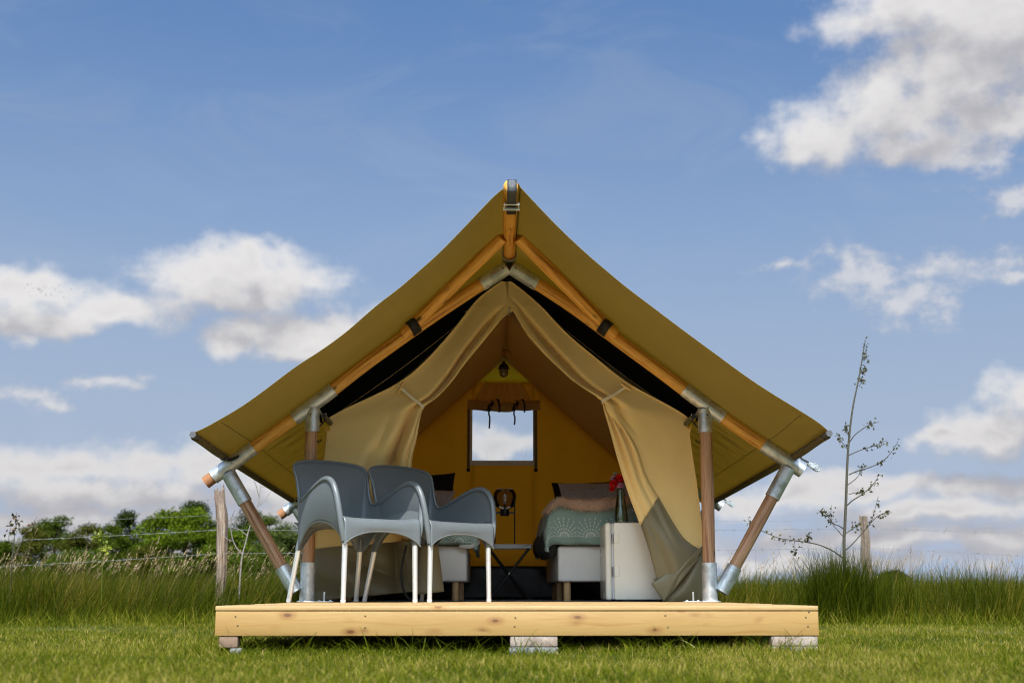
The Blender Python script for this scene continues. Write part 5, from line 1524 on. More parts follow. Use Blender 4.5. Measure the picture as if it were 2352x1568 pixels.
# printed duvet: fans of dashed rays, white on sage green, darker underside
def duvet_mat(name, c1, c2, line):
    m, g = mat(name)
    uv = g.coord('UV'); u, v, _ = g.sep(uv)
    def fan(ou, ov, sc):
        U = g.m('ADD', g.m('MULTIPLY', u, sc), ou); V = g.m('ADD', g.m('MULTIPLY', v, sc), ov)
        row = g.m('FLOOR', V)
        U = g.m('ADD', U, g.m('MULTIPLY', g.m('MODULO', g.m('ABSOLUTE', row), 2.0), .5))
        lu = g.m('SUBTRACT', g.m('FRACT', U), .5); lv = g.m('FRACT', V)
        r = g.m('SQRT', g.m('ADD', g.m('MULTIPLY', lu, lu), g.m('MULTIPLY', lv, lv)))
        a = g.m('ARCTAN2', lu, lv)
        ph = g.m('MULTIPLY', a, 11 / pi * 1.0)
        da = g.m('MULTIPLY', g.m('ABSOLUTE', g.m('SUBTRACT', g.m('FRACT', g.m('ADD', ph, .5)), .5)), pi / 11)
        ray_ = g.m('LESS_THAN', g.m('MULTIPLY', da, r), .016)
        dash = g.m('LESS_THAN', g.m('FRACT', g.m('MULTIPLY', r, 7.5)), .6)
        ring = g.m('MULTIPLY', g.m('GREATER_THAN', r, .12), g.m('LESS_THAN', r, .80))
        x = g.m('MULTIPLY', g.m('MULTIPLY', ray_, dash), ring)
        arc = g.m('MULTIPLY', g.m('LESS_THAN', g.m('ABSOLUTE', g.m('SUBTRACT', r, .20)), .014), g.m('LESS_THAN', g.m('FRACT', g.m('MULTIPLY', a, 9.0)), .5))
        dot = g.m('LESS_THAN', g.m('ABSOLUTE', g.m('SUBTRACT', r, .085)), .010)
        core = g.m('LESS_THAN', r, .030)
        return g.m('MAXIMUM', g.m('MAXIMUM', x, arc), g.m('MAXIMUM', dot, core))
    p = fan(0.38, .25, 5.6)
    b = g.noise(uv, 6, 4)
    base = g.mix(b, c1, c2)
    col = g.mix(g.m('MULTIPLY', p, .75), base, line)
    wr = g.noise(g.comb(g.m('MULTIPLY', u, 9), g.m('MULTIPLY', v, 4), 0), 1.0, 4, .55, dist=1.2)
    out(g, pbr(g, col, .8, 0, g.bump(g.m('ADD', g.m('MULTIPLY', wr, 1.4), g.m('MULTIPLY', g.noise(uv, 300, 2), .06)), .5, .012), Sheen_Weight=.15))
    return m
M['duvet'] = duvet_mat('sage_green_printed_cotton', (.22, .33, .295), (.29, .41, .36), (.78, .80, .76))
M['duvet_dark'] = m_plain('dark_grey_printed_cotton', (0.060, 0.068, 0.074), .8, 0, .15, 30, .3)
def duvet(x0, x1, y0, y1, z0, z1, label, left_hang, name='duvet', seed=1):
    cx, cy, cz = (x0 + x1) / 2, (y0 + y1) / 2, (z0 + z1) / 2
    root = thing(name, (cx, cy, z0), 0, label, 'duvet', 'printed duvets on the beds')
    r = np.random.default_rng(seed); hx, hy, hz = (x1 - x0) / 2, (y1 - y0) / 2, (z1 - z0) / 2
    # cross-section runs from under the left edge, up over the top, down the right; the front end is rounded the same way
    nu, nv = 96, 110
    A = np.zeros((nu, nv, 3)); UV = np.zeros((nu, nv, 2))
    rad = .11
    def prof(t, half, h, drop):                    # t -1..1 across: returns offset and height
        Lf = half - rad; arc = rad * pi / 2; side = max(.01, h - rad + drop)
        tot = Lf + arc + side; d = abs(t) * tot; sgn = 1 if t >= 0 else -1
        if d < Lf: return sgn * d, h, 0.0
        if d < Lf + arc:
            a = (d - Lf) / rad; return sgn * (Lf + rad * sin(a)), h - rad + rad * cos(a), (d - Lf)
        e = d - Lf - arc
        bulge = .018 * sin(pi * min(1, e / side))
        return sgn * (half + bulge), h - rad - e, arc + e
    h = z1 - z0
    for i in range(nu):
        t = -1 + 2 * i / (nu - 1)
        for j in range(nv):
            w = -1 + 1.97 * j / (nv - 1)
            ox, zx, _ = prof(t, hx, h, left_hang if t < 0 else left_hang * .8)
            oy, zy, _ = prof(w, hy, h, 0.0)
            z = min(zx, zy) if True else 0
            k = (h - zx) / max(h, .01); k2 = (h - zy) / max(h, .01)
            z = h - sqrt((h - zx) ** 2 + (h - zy) ** 2 * (1 if w < 0 else 1))
            z = max(z, -left_hang * (1 if t < 0 else .8) if abs(t) > .6 else 0.0)
            nz = .016 * sin(ox * 9 + 1.3 * seed) * sin(oy * 7) + .010 * sin(ox * 21 + oy * 13 + seed)
            crease = .006 * sin(34 * ox + 5 * sin(z * 14)) * min(1, k2 * 1.6) 
            A[i, j] = (ox * (1 - .03 * k2) , oy - crease - .012 * sin(ox * 11 + seed) * min(1, k2 * 2), z + nz * (1 - min(1, k2)))
            UV[i, j] = (t * (hx + h), w * (hy + h))
    mb = grid(A, uv=UV)
    cov = mb.obj('cover', M['duvet'], root, auto=None); solid(cov, .012, -1)
    return root
dv = duvet(.262, 1.13, .925, 2.70, .362, .640, 'sage green duvet with white dashed fan print on the right bed', .035, seed=2)
dv2 = duvet(-1.13, -.205, .925, 2.70, .362, .600, 'sage green printed duvet on the left bed behind the armchairs', .03, seed=5)
# turned-under darker side of the duvet bulging over the bed edge
A = []
for t in np.linspace(0, 1, 22):
    row = []
    cyy = .985 + t * 1.3 - (to_site(dv.location)[1]); cxx = .300 - .05 * t - to_site(dv.location)[0]
    for a in np.linspace(0, 2 * pi, 20):
        k = min(1, t * 9 + .25) * (1 - .35 * t)
        row.append((cxx + cos(a) * .062 * k, cyy, .020 + .012 * sin(t * 9) + sin(a) * (.112 * k)))
    A.append(row)
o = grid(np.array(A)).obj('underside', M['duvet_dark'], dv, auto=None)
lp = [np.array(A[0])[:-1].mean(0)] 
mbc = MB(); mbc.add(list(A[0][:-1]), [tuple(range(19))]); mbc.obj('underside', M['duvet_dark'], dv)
M['sheet_white'] = m_plain('white_sheet', (.66, .62, .57), .85, 0, .06, 20, .2)
P = catmull([(-.235, .915, .348), (-.205, .93, .352), (-.185, .97, .366)], 10)
bb = to_site(dv2.location)
tube(catmull([(-.31 - bb[0], .93 - bb[1], -.010), (-.24 - bb[0], .925 - bb[1], -.014), (-.20 - bb[0], .955 - bb[1], .006), (-.19 - bb[0], 1.05 - bb[1], .02)], 14), .014, 10, True, rough=.3).obj('underside', M['sheet_white'], dv2, auto=None)

# ------------------------------------------------------------------ pillows
M['pil_black'] = m_plain('black_pillow_cotton', (0.012, 0.012, 0.014), .85, 0, .2, 40, .3)
m_, g_ = mat('grey_printed_pillow_cotton')
uvw = g_.coord('UV'); u_, v_, z_ = g_.sep(uvw)
U = g_.m('MULTIPLY', u_, 5.6); V = g_.m('MULTIPLY', v_, 8.5); row = g_.m('FLOOR', V)
U = g_.m('ADD', U, g_.m('MULTIPLY', g_.m('MODULO', row, 2.0), .5)); lu = g_.m('SUBTRACT', g_.m('FRACT', U), .5); lv = g_.m('FRACT', V)
r_ = g_.m('SQRT', g_.m('ADD', g_.m('MULTIPLY', lu, lu), g_.m('MULTIPLY', lv, lv))); a_ = g_.m('ARCTAN2', lu, lv)
da = g_.m('ABSOLUTE', g_.m('SUBTRACT', g_.m('FRACT', g_.m('MULTIPLY', a_, 10 / pi)), .5))
ray_ = g_.m('MULTIPLY', g_.m('LESS_THAN', g_.m('MULTIPLY', da, r_), .035), g_.m('LESS_THAN', g_.m('FRACT', g_.m('MULTIPLY', r_, 11)), .5))
eye = g_.m('LESS_THAN', r_, .06)
nz_ = g_.noise(uvw, 9, 4)
cl_ = g_.mix(nz_, (.66, .66, .71), (.74, .74, .79)); cl_ = g_.mix(g_.m('MULTIPLY', g_.m('MAXIMUM', ray_, eye), .55), cl_, (.09, .085, .09))
out(g_, pbr(g_, cl_, .85, 0, g_.bump(g_.noise(g_.comb(g_.m('MULTIPLY', u_, 7), g_.m('MULTIPLY', v_, 4), 0), 1.0, 4, .5, dist=1.5), .5, .03)))
M['pil_grey'] = m_
def pillow(name, p, w, h, t, rx, rz, m, label, roll=0.0, seed=1, group=None):
    """standing pillow: width w, height h, belly t; base centre at p, leaning back by rx"""
    root = thing(name, p, rz, label, 'pillow', group)
    r = np.random.default_rng(seed); n = 34
    mb = MB()
    for s in (1, -1):
        A = np.zeros((n, n, 3)); UV = np.zeros((n, n, 2))
        for i in range(n):
            for j in range(n):
                u = -1 + 2 * i / (n - 1); v = -1 + 2 * j / (n - 1)
                e = max(0, (1 - u ** 2)) ** .5 * max(0, (1 - v ** 2)) ** .5
                b = e ** .8 * t / 2
                pin = 1 - .075 * (1 - v * v) * abs(u) ** 2; pin2 = 1 - .10 * (1 - u * u) * abs(v) ** 2
                b += .010 * sin(u * 7 + seed) * sin(v * 6 + seed * 2) * e
                x = u * w / 2 * pin; zz_ = (v * pin2 + 1) * h / 2
                A[i, j] = (x, -s * b, zz_); UV[i, j] = ((u + 1) * w / 2, (v + 1) * h / 2)
        grid(A, mb, flip=(s < 0), uv=UV)
    o = mb.obj('pillowcase', m, root, auto=None)
    o.rotation_euler = (-rx, roll, 0)
    return root
def pil(u0, u1, vt, vb, y, dz=0, **k):
    a = at(u0, vt, y); b = at(u1, vb, y)
    return ((a[0] + b[0]) / 2, y, b[2] + dz), b[0] - a[0], a[2] - b[2]
p, w, h = pil(1272, 1452, 1098, 1210, 2.62); pillow('pillow', p, w, h, .13, radians(14), 0, M['pil_black'], 'black pillow leaning on the rear wall behind the grey one, right bed', -.045, 1, 'pillows at the head of the beds')
p, w, h = pil(1284, 1478, 1102, 1196, 2.46); pillow('pillow', p, w, h + .02, .17, radians(24), -.02, M['pil_grey'], 'grey pillow with faint fan print on the right bed', -.012, 2, 'pillows at the head of the beds')
p, w, h = pil(884, 1046, 1082, 1200, 2.62); pillow('pillow', p, w, h, .12, radians(10), 0, M['pil_black'], 'black pillow standing against the rear wall on the left bed', -.012, 3, 'pillows at the head of the beds')
p, w, h = pil(862, 1042, 1114, 1204, 2.46); pillow('pillow', p, w, h, .16, radians(22), 0, M['pil_grey'], 'grey pillow half hidden behind the farther armchair', .03, 4, 'pillows at the head of the beds')

# ------------------------------------------------------------------ fur throw
M['fur'] = m_leaf('peach_faux_fur', [(0, (.66, .48, .35)), (.4, (.88, .69, .53)), (.75, (.95, .79, .63)), (1, (.98, .90, .78))], .5, .8, .1, 1.0)
M['fur_base'] = m_plain('peach_fur_backing', (.80, .60, .44), .9, 0, .15, 60, .3)
def fur():
    base = np.array([.66, .98, .64])
    root = thing('fur_throw', base, 0, 'peach coloured faux fur throw laid over the foot of the right bed', 'throw')
    r = np.random.default_rng(3)
    nu, nv = 60, 36; A = np.zeros((nu, nv, 3))
    front = lambda u: .055 * sin(pi * min(1, u * 1.25 + .02)) ** 1.2 * (1 - .55 * u)
    for i in range(nu):
        u = i / (nu - 1); x = .268 + .80 * u
        for j in range(nv):
            v = j / (nv - 1)
            # v 0 front hem, 1 back
            drop = front(u) + .02
            y = .958 + (v - .18) / .82 * .56 if v > .18 else .958 - .030 * sin((.18 - v) / .18 * pi / 2)
            z = .664 + .014 * sin(x * 9) - (0 if v > .18 else (1 - cos((.18 - v) / .18 * pi / 2)) * 1.0 * drop)
            if u < .12:
                k = (1 - u / .12); x2 = x - .0 * k; z -= .085 * k ** 1.8
            z -= .015 * u
            A[i, j] = (x, y - .010, z)
    b = grid(A - base).obj('backing', M['fur_base'], root, auto=None); solid(b, .012)
    # hairs
    n = 15000
    U = r.random(n); Vv = r.random(n) ** 1.4
    ii = np.minimum((U * (nu - 1)).astype(int), nu - 2); jj = np.minimum((Vv * (nv - 1)).astype(int), nv - 2)
    fu = U * (nu - 1) - ii; fv = Vv * (nv - 1) - jj
    P = (A[ii, jj] * ((1 - fu) * (1 - fv))[:, None] + A[ii + 1, jj] * (fu * (1 - fv))[:, None] + A[ii, jj + 1] * ((1 - fu) * fv)[:, None] + A[ii + 1, jj + 1] * (fu * fv)[:, None]) - base
    e1 = A[ii + 1, jj] - A[ii, jj]; e2 = A[ii, jj + 1] - A[ii, jj]
    N = np.cross(e1, e2); N /= np.linalg.norm(N, axis=1)[:, None] + 1e-9
    clump = np.stack([np.sin(P[:, 0] * 46 + 3 * np.sin(P[:, 1] * 40)), np.cos(P[:, 0] * 61 + P[:, 1] * 23), np.zeros(n)], 1)
    hang = np.clip((.30 - Vv) / .3, 0, 1)[:, None]; lft = np.clip((.10 - U) / .1, 0, 1)[:, None]
    dirn = N * .8 + clump * .34 + r.normal(0, .22, (n, 3)) + np.array([0, -.45, -.55]) * hang * 1.2 + np.array([-.6, 0, -.5]) * lft + np.array([.1, -.25, 0])
    dirn /= np.linalg.norm(dirn, axis=1)[:, None]
    L = r.uniform(.020, .042, n)[:, None]
    tip = P + dirn * L + np.array([0, 0, -.010]) * L / .035
    midp = P + dirn * L * .55 + np.array([0, 0, .002])
    sd = np.cross(dirn, r.normal(0, 1, (n, 3))); sd /= np.linalg.norm(sd, axis=1)[:, None]; sd *= .0011
    V = np.stack([P - sd, P + sd, midp + sd * .9, midp - sd * .9, tip], 1).reshape(-1, 3)
    o = (np.arange(n) * 5)[:, None]
    t = np.repeat(np.clip(.45 + .25 * clump[:, 0] * .5 + r.normal(0, .18, n), 0, 1), 5).reshape(n, 5); t[:, :2] -= .25; t = np.clip(t, 0, 1).ravel()
    hh = link('fur', fast_mesh('fur', V, o + np.array([3, 2, 4]), o + np.array([0, 1, 2, 3]), M['fur'], t), root)
    tag(hh, kind='stuff')
fur()

# ------------------------------------------------------------------ fridge
M['enamel'] = m_plain('cream_enamel', (.91, .84, .72), .26, 0, .015, 4, .01, Specular_IOR_Level=.5, Coat_Weight=.25)
M['gasket'] = m_plain('pale_gasket', (.60, .62, .65), .5, 0, .05)
M['chrome'] = m_plain('polished_chrome', (.75, .75, .76), .15, 1.0, .04, 20)
fx0 = at(1390.8, 1290, .50)[0]; ft = at(1500, 1199, .50)[2]
fr = thing('fridge', (fx0 + .22, .50, 0), 0, 'small cream retro fridge with door hinges on its left edge, vase on top', 'fridge')
ox = -.22
bbox(ox + .052, ox + .445, 0, .42, .010, ft, .010, 3).obj('cabinet', M['enamel'], fr)
dr = bbox(ox, ox + .040, .001, .419, .008, ft - .0005, .0165, 4).obj('door', M['enamel'], fr)
bbox(ox + .0405, ox + .0515, .010, .410, .014, ft - .008, .002, 1).obj('gasket', M['gasket'], fr)
for v in (1244, 1378.0 - 44):
    z = at(1408, v - (8 if v < 1300 else 0), .5)[2]
for zc in (at(1405, 1236, .5)[2], at(1405, 1313, .5)[2] + .003):
    hg = thing and link('hinge', bbox(ox + .0405, ox + .0485, -.009, .004, zc - .030, zc + .030, .001, 1).mesh('hinge', M['screw'], True, 40), fr)
    tube(seg((ox + .0455, -.0105, zc - .030), (ox + .0455, -.0105, zc + .030), 3), .0032, 10, True).obj('hinge_pin', M['chrome'], hg)
    bbox(ox + .054, ox + .086, -.0035, .003, zc - .031, zc + .031, .003, 2).obj('hinge_pad', M['enamel'], fr)
for x in (ox + .09, ox + .40):
    for y in (.05, .37): tube(seg((x, y, .0005), (x, y, .012), 2), .014, 12, True).obj('foot', M['steel_dark'], fr)

# ------------------------------------------------------------------ vase with flowers
m_, g_ = mat('clear_glass')
gl = g_.new('ShaderNodeBsdfGlossy'); gl.inputs['Roughness'].default_value = .02
tr = g_.new('ShaderNodeBsdfTransparent'); tr.inputs[0].default_value = (.93, .96, .94, 1)
fz = g_.new('ShaderNodeFresnel'); fz.inputs['IOR'].default_value = 1.5
mx = g_.new('ShaderNodeMixShader'); g_.put(mx.inputs[0], g_.m('ADD', g_.m('MULTIPLY', fz.outputs[0], .85), .03)); g_.put(mx.inputs[1], tr.outputs[0]); g_.put(mx.inputs[2], gl.outputs[0])
out(g_, mx.outputs[0]); M['glass'] = m_
m_, g_ = mat('vase_water')
tr = g_.new('ShaderNodeBsdfTransparent'); tr.inputs[0].default_value = (.93, .96, .92, 1)
gl = g_.new('ShaderNodeBsdfGlossy'); gl.inputs['Roughness'].default_value = .05
mx = g_.new('ShaderNodeMixShader'); mx.inputs[0].default_value = .07; g_.put(mx.inputs[1], tr.outputs[0]); g_.put(mx.inputs[2], gl.outputs[0])
out(g_, mx.outputs[0]); M['water'] = m_
vb = at(1427, 1198.5, .56); vb[2] = ft + .0005
vz = thing('glass_vase', vb, 0, 'tapered clear glass vase with flower stems on top of the fridge', 'vase')
VP = [(.0, .001), (.040, .001), (.0425, .008), (.0425, .04), (.038, .085), (.031, .13), (.0265, .165), (.0265, .195), (.029, .214)]
lathe(VP + [(r - .0028, z) for r, z in VP[::-1][:-1]], 32).obj('glass_body', M['glass'], vz, auto=None)
lathe([(0, .009), (.0385, .009), (.0385, .04), (.034, .085), (.0285, .118), (0, .118)], 24).obj('water', M['water'], vz, auto=None)
M['stem'] = m_plain('flower_stem', (.085, .16, .035), .55, 0, .25, 60)
M['petal_red'] = m_leaf('red_petals', [(0, (.42, .008, .016)), (.5, (.80, .018, .030)), (1, (.92, .09, .10))], .35, .6, .2, 1.3)
M['petal_pink'] = m_leaf('lilac_pink_petals', [(0, (.60, .28, .52)), (.5, (.78, .46, .66)), (1, (.88, .70, .80))], .35, .6, .2, 1.2)
M['petal_white'] = m_leaf('white_green_petals', [(0, (.35, .40, .22)), (.5, (.62, .62, .48)), (1, (.76, .74, .66))], .35, .6, .2, 1.1)
M['leaf_dark'] = m_leaf('bouquet_leaves', [(0, (.04, .09, .015)), (.5, (.08, .16, .03)), (1, (.16, .26, .06))], .35, .5, .3, 1.3)
def flower(head, kind, R, label, seed):
    r = np.random.default_rng(seed)
    hp = np.array(head); base = vb
    root = thing('cut_flower', base, 0, label, 'flower', 'cut flowers in the vase')
    foot = np.array([r.uniform(-.02, .02), r.uniform(-.02, .02), .012]); neck = np.array([r.uniform(-.014, .014), r.uniform(-.014, .014), .19]); h = hp - base
    tube(catmull([foot, (foot + neck) / 2 + r.normal(0, .004, 3), neck, neck * .4 + h * .6 + [0, 0, .01], h], 18), .0026, 6).obj('stem', M['stem'], root)
    V = []; F_ = []; T = []
    n = 90 if kind != 'petal_white' else 40
    for k in range(n):
        th = math.acos(1 - 1.55 * ((k + .5) / n)); ph = k * 2.39996 + r.normal(0, .2)
        d = np.array([sin(th) * cos(ph), sin(th) * sin(ph), cos(th)]); 
        s = np.cross(d, [0, 0, 1.0] if abs(d[2]) < .95 else [1.0, 0, 0]); s /= np.linalg.norm(s); up = np.cross(s, d)
        rr = R * r.uniform(.75, 1.1); w = R * .34
        o = len(V); b = h + d * rr * .25
        tip = h + d * rr + up * R * r.normal(0, .16)
        V += [b, h + d * rr * .7 - s * w + up * R * r.normal(0, .10), tip - s * w * .75 + up * R * r.normal(0, .1), tip + d * R * .06, tip + s * w * .75 + up * R * r.normal(0, .1), h + d * rr * .7 + s * w + up * R * r.normal(0, .10)]
        F_ += [(o, o + 1, o + 2), (o, o + 2, o + 3), (o, o + 3, o + 4), (o, o + 4, o + 5)]; T += [np.clip(r.normal(.5, .22), 0, 1)] * 6
    link('bloom', fast_mesh('bloom', np.array(V), F_, None, M[kind], T), root)
    V = []; F_ = []; T = []
    for k in range(3):
        t = r.uniform(.55, .9); c = neck * (1 - t) + h * t; d = r.normal(0, 1, 3); d[2] = abs(d[2]) * .5; d /= np.linalg.norm(d); s = np.cross(d, r.normal(0, 1, 3)); s /= np.linalg.norm(s)
        L_ = r.uniform(.03, .05); o = len(V); V += [c, c + d * L_ * .5 + s * .006, c + d * L_, c + d * L_ * .5 - s * .006]; F_.append((o, o + 1, o + 2, o + 3)); T += [r.random()] * 4
    link('leaf', fast_mesh('leaf', np.array(V), None, F_, M['leaf_dark'], T), root)
def Z5(x, y): return (1760 + x / 2.614) / 1.6327, (1700 + y / 2.614) / 1.6327
for k, (x, y, dy, kd, R, lb) in enumerate([
    (1498, 248, .55, 'petal_red', .030, 'large red carnation at the top of the bouquet'), (1442, 300, .53, 'petal_red', .027, 'red carnation at the front left of the bouquet'),
    (1428, 352, .545, 'petal_red', .018, 'small red carnation drooping lowest on the left'), (1470, 292, .57, 'petal_red', .026, 'red carnation in the heart of the bouquet'),
    (1512, 318, .54, 'petal_pink', .022, 'lilac pink bloom low on the right of the bouquet'), (1448, 250, .58, 'petal_pink', .021, 'pale pink bloom left of the large red carnation'),
    (1462, 200, .58, 'petal_white', .016, 'greenish white bud sticking up highest from the bouquet'), (1545, 255, .58, 'petal_red', .028, 'red carnation on the right, partly behind the curtain')]):
    u, v = Z5(x, y); u -= 7; flower(at(u, v, dy), kd, R, lb, 60 + k)

# ------------------------------------------------------------------ folding table and lamp
M['tabletop'] = m_plain('ribbed_aluminium_edge', (.86, .86, .85), .40, .10, .06, 40)
M['tableplate'] = m_plain('grey_table_plate', (.40, .40, .41), .45, 0, .08, 30)
TY = 1.95
tz = at(1160, 1249, TY - .14)[2]; tl = at(1118, 1249, TY - .14); tr_ = at(1221, 1249, TY - .14)
tcx = (tl[0] + tr_[0]) / 2; thw = (tr_[0] - tl[0]) / 2
tb = thing('folding_table', (tcx, TY, 0), 0, 'low folding camp table with ribbed metal edge and crossed black legs', 'table')
tt = bbox(-thw + .006, thw - .006, -.134, .134, tz - .006, tz, .002, 1).obj('table_top', M['tableplate'], tb)
for k in range(4):
    bbox(-thw, thw, -.142 + .0005 * k, -.1345, tz - .029 + .0073 * k, tz - .0225 + .0073 * k, .0015, 2).obj('edge_rib', M['tabletop'], tt)
    bbox(-thw, thw, .1345, .142, tz - .029 + .0073 * k, tz - .0225 + .0073 * k, .0015, 2).obj('edge_rib', M['tabletop'], tt)
for s in (-1, 1):
    bbox(s * thw - .004, s * thw + .004, -.14, .14, tz - .029, tz - .001, .003, 2).obj('end_cap', M['steel_dark'], tt)
for y in (-.115, .115):
    for s in (-1, 1):
        yy = y + .008 * s
        tube(seg((-s * (thw - .018), yy, tz - .03), (s * (thw - .022), yy, .008), 4), .0095, 12, True).obj('leg', M['steel_dark'], tb)
    tube(seg((.0, y - .022, tz / 2 - .008), (.0, y + .022, tz / 2 - .008), 2), .0045, 10, True).obj('pivot', M['zinc'], tb)
for s in (-1, 1):
    tube(seg((s * (thw - .022), -.12, .008), (s * (thw - .022), .12, .008), 3), .008, 10, True).obj('leg', M['steel_dark'], tb)
def Z5p(x, y, yy): return at(*Z5(x, y), yy)
LY = TY + .02
a = Z5p(251, 881, LY); b = Z5p(444, 881, LY); zt = Z5p(250, 447, LY)[2]; zc = Z5p(350, 575, LY)[2]; gz1 = Z5p(350, 346, LY)[2]; gz0 = Z5p(350, 545, LY)[2]; gr_ = (Z5p(462, 450, LY)[0] - Z5p(238, 450, LY)[0]) / 2
lcx = (a[0] + b[0]) / 2; lw = (b[0] - a[0]) / 2
lm = thing('table_lamp', (lcx, LY, tz + .0006), 0, 'table lamp with round smoked glass globe in a black metal frame', 'lamp')
z0 = tz + .0006
for sy in (-1, 1):
    for s in (-1, 1):
        tube(seg((s * lw, sy * .012, 0), (s * lw, sy * .012, zt - z0), 3), .0048, 10, True).obj('frame_bar', M['steel_dark'], lm)
for s in (-1, 1):
    tube(seg((s * lw, -.012, zt - z0 - .003), (s * lw, .012, zt - z0 - .003), 2), .0045, 8, True).obj('frame_bar', M['steel_dark'], lm)
bbox(-lw, lw, -.010, .010, zc - z0 - .010, zc - z0 + .004, .002, 1).obj('cross_bar', M['steel_dark'], lm)
sk = lathe([(0, -.026), (.030, -.026), (.033, -.022), (.034, .016), (.030, .02), (0, .02)], 26, (0, 0, zc - z0)).obj('socket', M['steel_dark'], lm)
m_, g_ = mat('smoked_glass')
gl = g_.new('ShaderNodeBsdfGlossy'); gl.inputs['Roughness'].default_value = .03
tr = g_.new('ShaderNodeBsdfTransparent'); tr.inputs[0].default_value = (.66, .58, .48, 1)
fz = g_.new('ShaderNodeFresnel'); fz.inputs['IOR'].default_value = 1.45
mx = g_.new('ShaderNodeMixShader'); g_.put(mx.inputs[0], g_.m('ADD', g_.m('MULTIPLY', fz.outputs[0], 1.0), .05)); g_.put(mx.inputs[1], tr.outputs[0]); g_.put(mx.inputs[2], gl.outputs[0])
out(g_, mx.outputs[0]); M['smoked'] = m_
hh = gz1 - gz0
prof = [(.028, 0), (gr_ * .62, hh * .06), (gr_ * .86, hh * .22), (gr_ * .98, hh * .45), (gr_, hh * .62), (gr_ * .95, hh * .80), (gr_ * .80, hh * .94), (gr_ * .62, hh * .995), (gr_ * .58, hh)]
pr = catmull([(r, z, 0) for r, z in prof], 30)
lathe([(r, z) for r, z, _ in pr], 36, (0, 0, gz0 - z0)).obj('glass_globe', M['smoked'], lm, auto=None)
lathe([(.0, .0), (.007, .0), (.007, .035), (.0045, .040), (.0, .04)], 12, (0, 0, gz0 - z0)).obj('bulb_base', M['plastic'], lm)
M['bulb'] = m_plain('clear_faceted_bulb', (.85, .83, .78), .08, 0, .02, 20, Transmission_Weight=.75)
lathe([(.0, .038), (.008, .04), (.014, .055), (.016, .075), (.012, .098), (.006, .115), (0, .118)], 7, (0, 0, gz0 - z0)).obj('bulb', M['bulb'], lm, smooth=False)

# ------------------------------------------------------------------ hanging lamp
HY = 2.35
hp = at(1157, 866, HY); ht = at(1157, 833, HY); s_ = ht[2] - hp[2]; hr = (at(1168.8, 850, HY)[0] - at(1145.4, 850, HY)[0]) / 2
hl = thing('hanging_lamp', hp, 0, 'black cage style hanging lamp with ribbed glass under the tent ridge', 'lamp')
hr *= 1.14
lathe([(hr * .20, s_ * 1.12), (hr * .28, s_ * 1.08), (hr * .30, s_ * .98), (hr * .62, s_ * .90), (hr * .80, s_ * .78), (hr * .84, s_ * .66), (hr * 1.0, s_ * .62), (hr * 1.0, s_ * .57), (hr * .7, s_ * .57), (0, s_ * .58)], 28).obj('lamp_cap', M['steel_dark'], hl, auto=30)
gp = [(0, 0), (hr * .30, s_ * .015), (hr * .55, s_ * .09), (hr * .68, s_ * .2), (hr * .72, s_ * .32), (hr * .73, s_ * .57)]
lathe(gp, 28).obj('glass_jar', M['smoked'], hl, auto=None)
lathe([(0, .02), (hr * .24, .02), (hr * .24, s_ * .56), (0, s_ * .56)], 12).obj('bulb', M['alu'], hl)
for k in range(8):
    a = 2 * pi * k / 8
    tube(catmull([(cos(a) * r * 1.03, sin(a) * r * 1.03, z) for r, z in gp], 14), .0016, 6).obj('cage_bar', M['chrome'], hl)
for q_ in (.24, .36, .48):
    tube([(cos(t) * hr * .745, sin(t) * hr * .745, s_ * q_) for t in np.linspace(0, 2 * pi, 25)], .0015, 6, False).obj('cage_ring', M['chrome'], hl)
rz_ = float(roofz(0, HY)) - hp[2]
tube(catmull([(-.006, 0, s_ * 1.08), (-.020, 0, s_ * 1.22), (-.010, 0, s_ * 1.40), (.008, 0, s_ * 1.36), (.012, 0, s_ * 1.28)], 16), .0022, 7).obj('hook', M['chrome'], hl)
tube(catmull([(0, 0, s_ * 1.38), (.002, 0, s_ * 1.6), (0, 0, rz_ - .004)], 12), .0018, 6).obj('hook', M['steel_dark'], hl)
tube(catmull([(0, 0, rz_ - .030), (.03, 0, rz_ - .024), (.065, .01, rz_ - .06)], 12), .0025, 6).obj('cable', M['steel_dark'], hl)

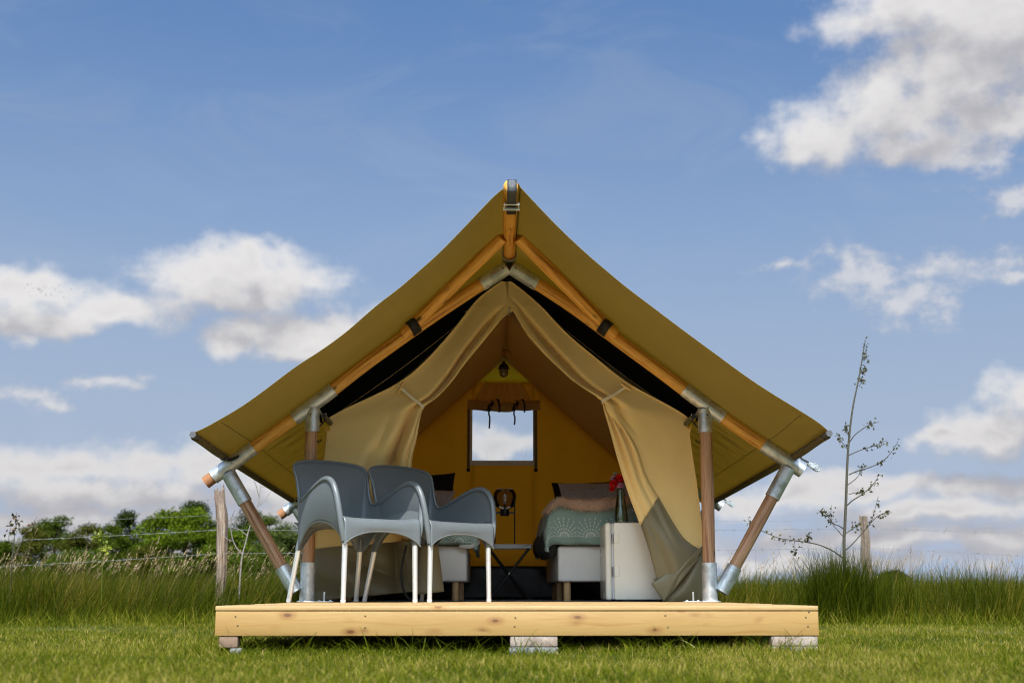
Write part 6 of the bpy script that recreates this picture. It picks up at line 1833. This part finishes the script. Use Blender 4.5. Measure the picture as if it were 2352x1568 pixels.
# ------------------------------------------------------------------ small things
dry = thing('grass_tuft', atz(1187, 1384.5, 0.0), 0, 'little tangle of dry grass lying on the deck boards', 'dry grass')
M['dry'] = m_plain('dry_grass', (.34, .28, .12), .8, 0, .3, 100)
for k in range(16):
    r = np.random.default_rng(k + 900); a0 = r.uniform(0, 2 * pi)
    P = [np.array([r.normal(0, .02), r.normal(0, .01), .001])]
    for q_ in range(5): P.append(P[-1] + np.array([cos(a0), sin(a0) * .5, r.normal(.002, .006)]) * r.uniform(.008, .016)); P[-1][2] = max(.001, P[-1][2]); a0 += r.normal(0, .9)
    tube(catmull(P, 12), .0008, 4).obj('dry_blade', M['dry'], dry)
wd = thing('weed', atz(1742, 1499, -.186), 0, 'young dandelion like weed with two upright leaves by the right paving blocks', 'weed')
for k, (bx, h, w, ln) in enumerate(((-.028, .085, .020, -.1), (.016, .080, .030, .35), (.0, .03, .02, -.8), (.02, .03, .018, 1.2))):
    A = []
    for t in np.linspace(0, 1, 14):
        ww = w * .5 * (sin(pi * min(1, t * .95 + .05)) ** .8) * (1 + .18 * sin(t * 26)); c = np.array([bx + ln * .03 * t + ln * .03 * t * t, -.02 - .02 * t * t, h * t])
        A.append([c + [-ww, .004, 0], c + [0, -.002, 0], c + [ww, .004, 0]])
    grid(np.array(A)).obj('leaf', M['leafweed'] if 'leafweed' in M else M.setdefault('leafweed', m_plain('weed_leaf', (.10, .19, .03), .5, 0, .25, 60)), wd, auto=None)
for k, (u, v0, v1, lean) in enumerate(((1540, 1500, 1468, .006), (1606, 1502, 1470, -.012), (1402, 1500, 1470, .02))):
    p = atz(u, v0, -.186); h = (v0 - v1) / 560
    gsx = thing('grass_stalk', p, 0, ['thick pale grass stalk in the dark gap under the deck', 'bent straw coloured stalk in the dark gap under the deck', 'leaning grass stalk left in the dark gap under the deck'][k], 'grass stalk', 'single stalks under the deck edge')
    A = [[(lean * 6 * t * t - .004 * (1 - t * .8), 0, h * t), (lean * 6 * t * t + .004 * (1 - t * .8), .002, h * t)] for t in np.linspace(0, 1, 8)]
    grid(np.array(A)).obj('blade', M['dry'] if k == 1 else M['leafweed'], gsx, auto=None)

# flock of birds far off in front of the clouds at the left
M['bird'] = m_plain('dark_feathers', (.03, .03, .035), .8, 0, .2)
def bird_mesh():
    mb = MB()
    lathe([(0, -.22), (.05, -.12), (.07, 0), (.05, .12), (0, .2)], 6, mb=mb)
    mb.v = [(x, z, y) for x, y, z in mb.v]
    for s in (-1, 1):
        mb.add([(0, .08, .02), (s * .3, .10, .14), (s * .58, -.02, .06), (s * .3, -.06, .12), (0, -.08, .02)], [(0, 1, 3, 4), (1, 2, 3)])
    return mb.mesh('bird', M['bird'], False)
bm_ = bird_mesh(); rb = np.random.default_rng(12)
for k in range(34):
    u = np.clip(rb.normal(105, 38), 30, 195); v = 668 + rb.normal(0, 9) + (u - 105) * .10; dist = rb.uniform(150, 175)
    d = ray(u, v); p = d / d[1] * dist + [0, 0, CAMZ]
    o = link('bird', bm_); o.location = p; o.rotation_euler = (rb.normal(0, .3), rb.normal(0, .5), rb.uniform(0, 6)); o.scale = [rb.uniform(.26, .40)] * 3
    tag(o, 'tiny dark bird of the flock in front of the left cloud', 'bird', 'flock of birds over the left cloud')
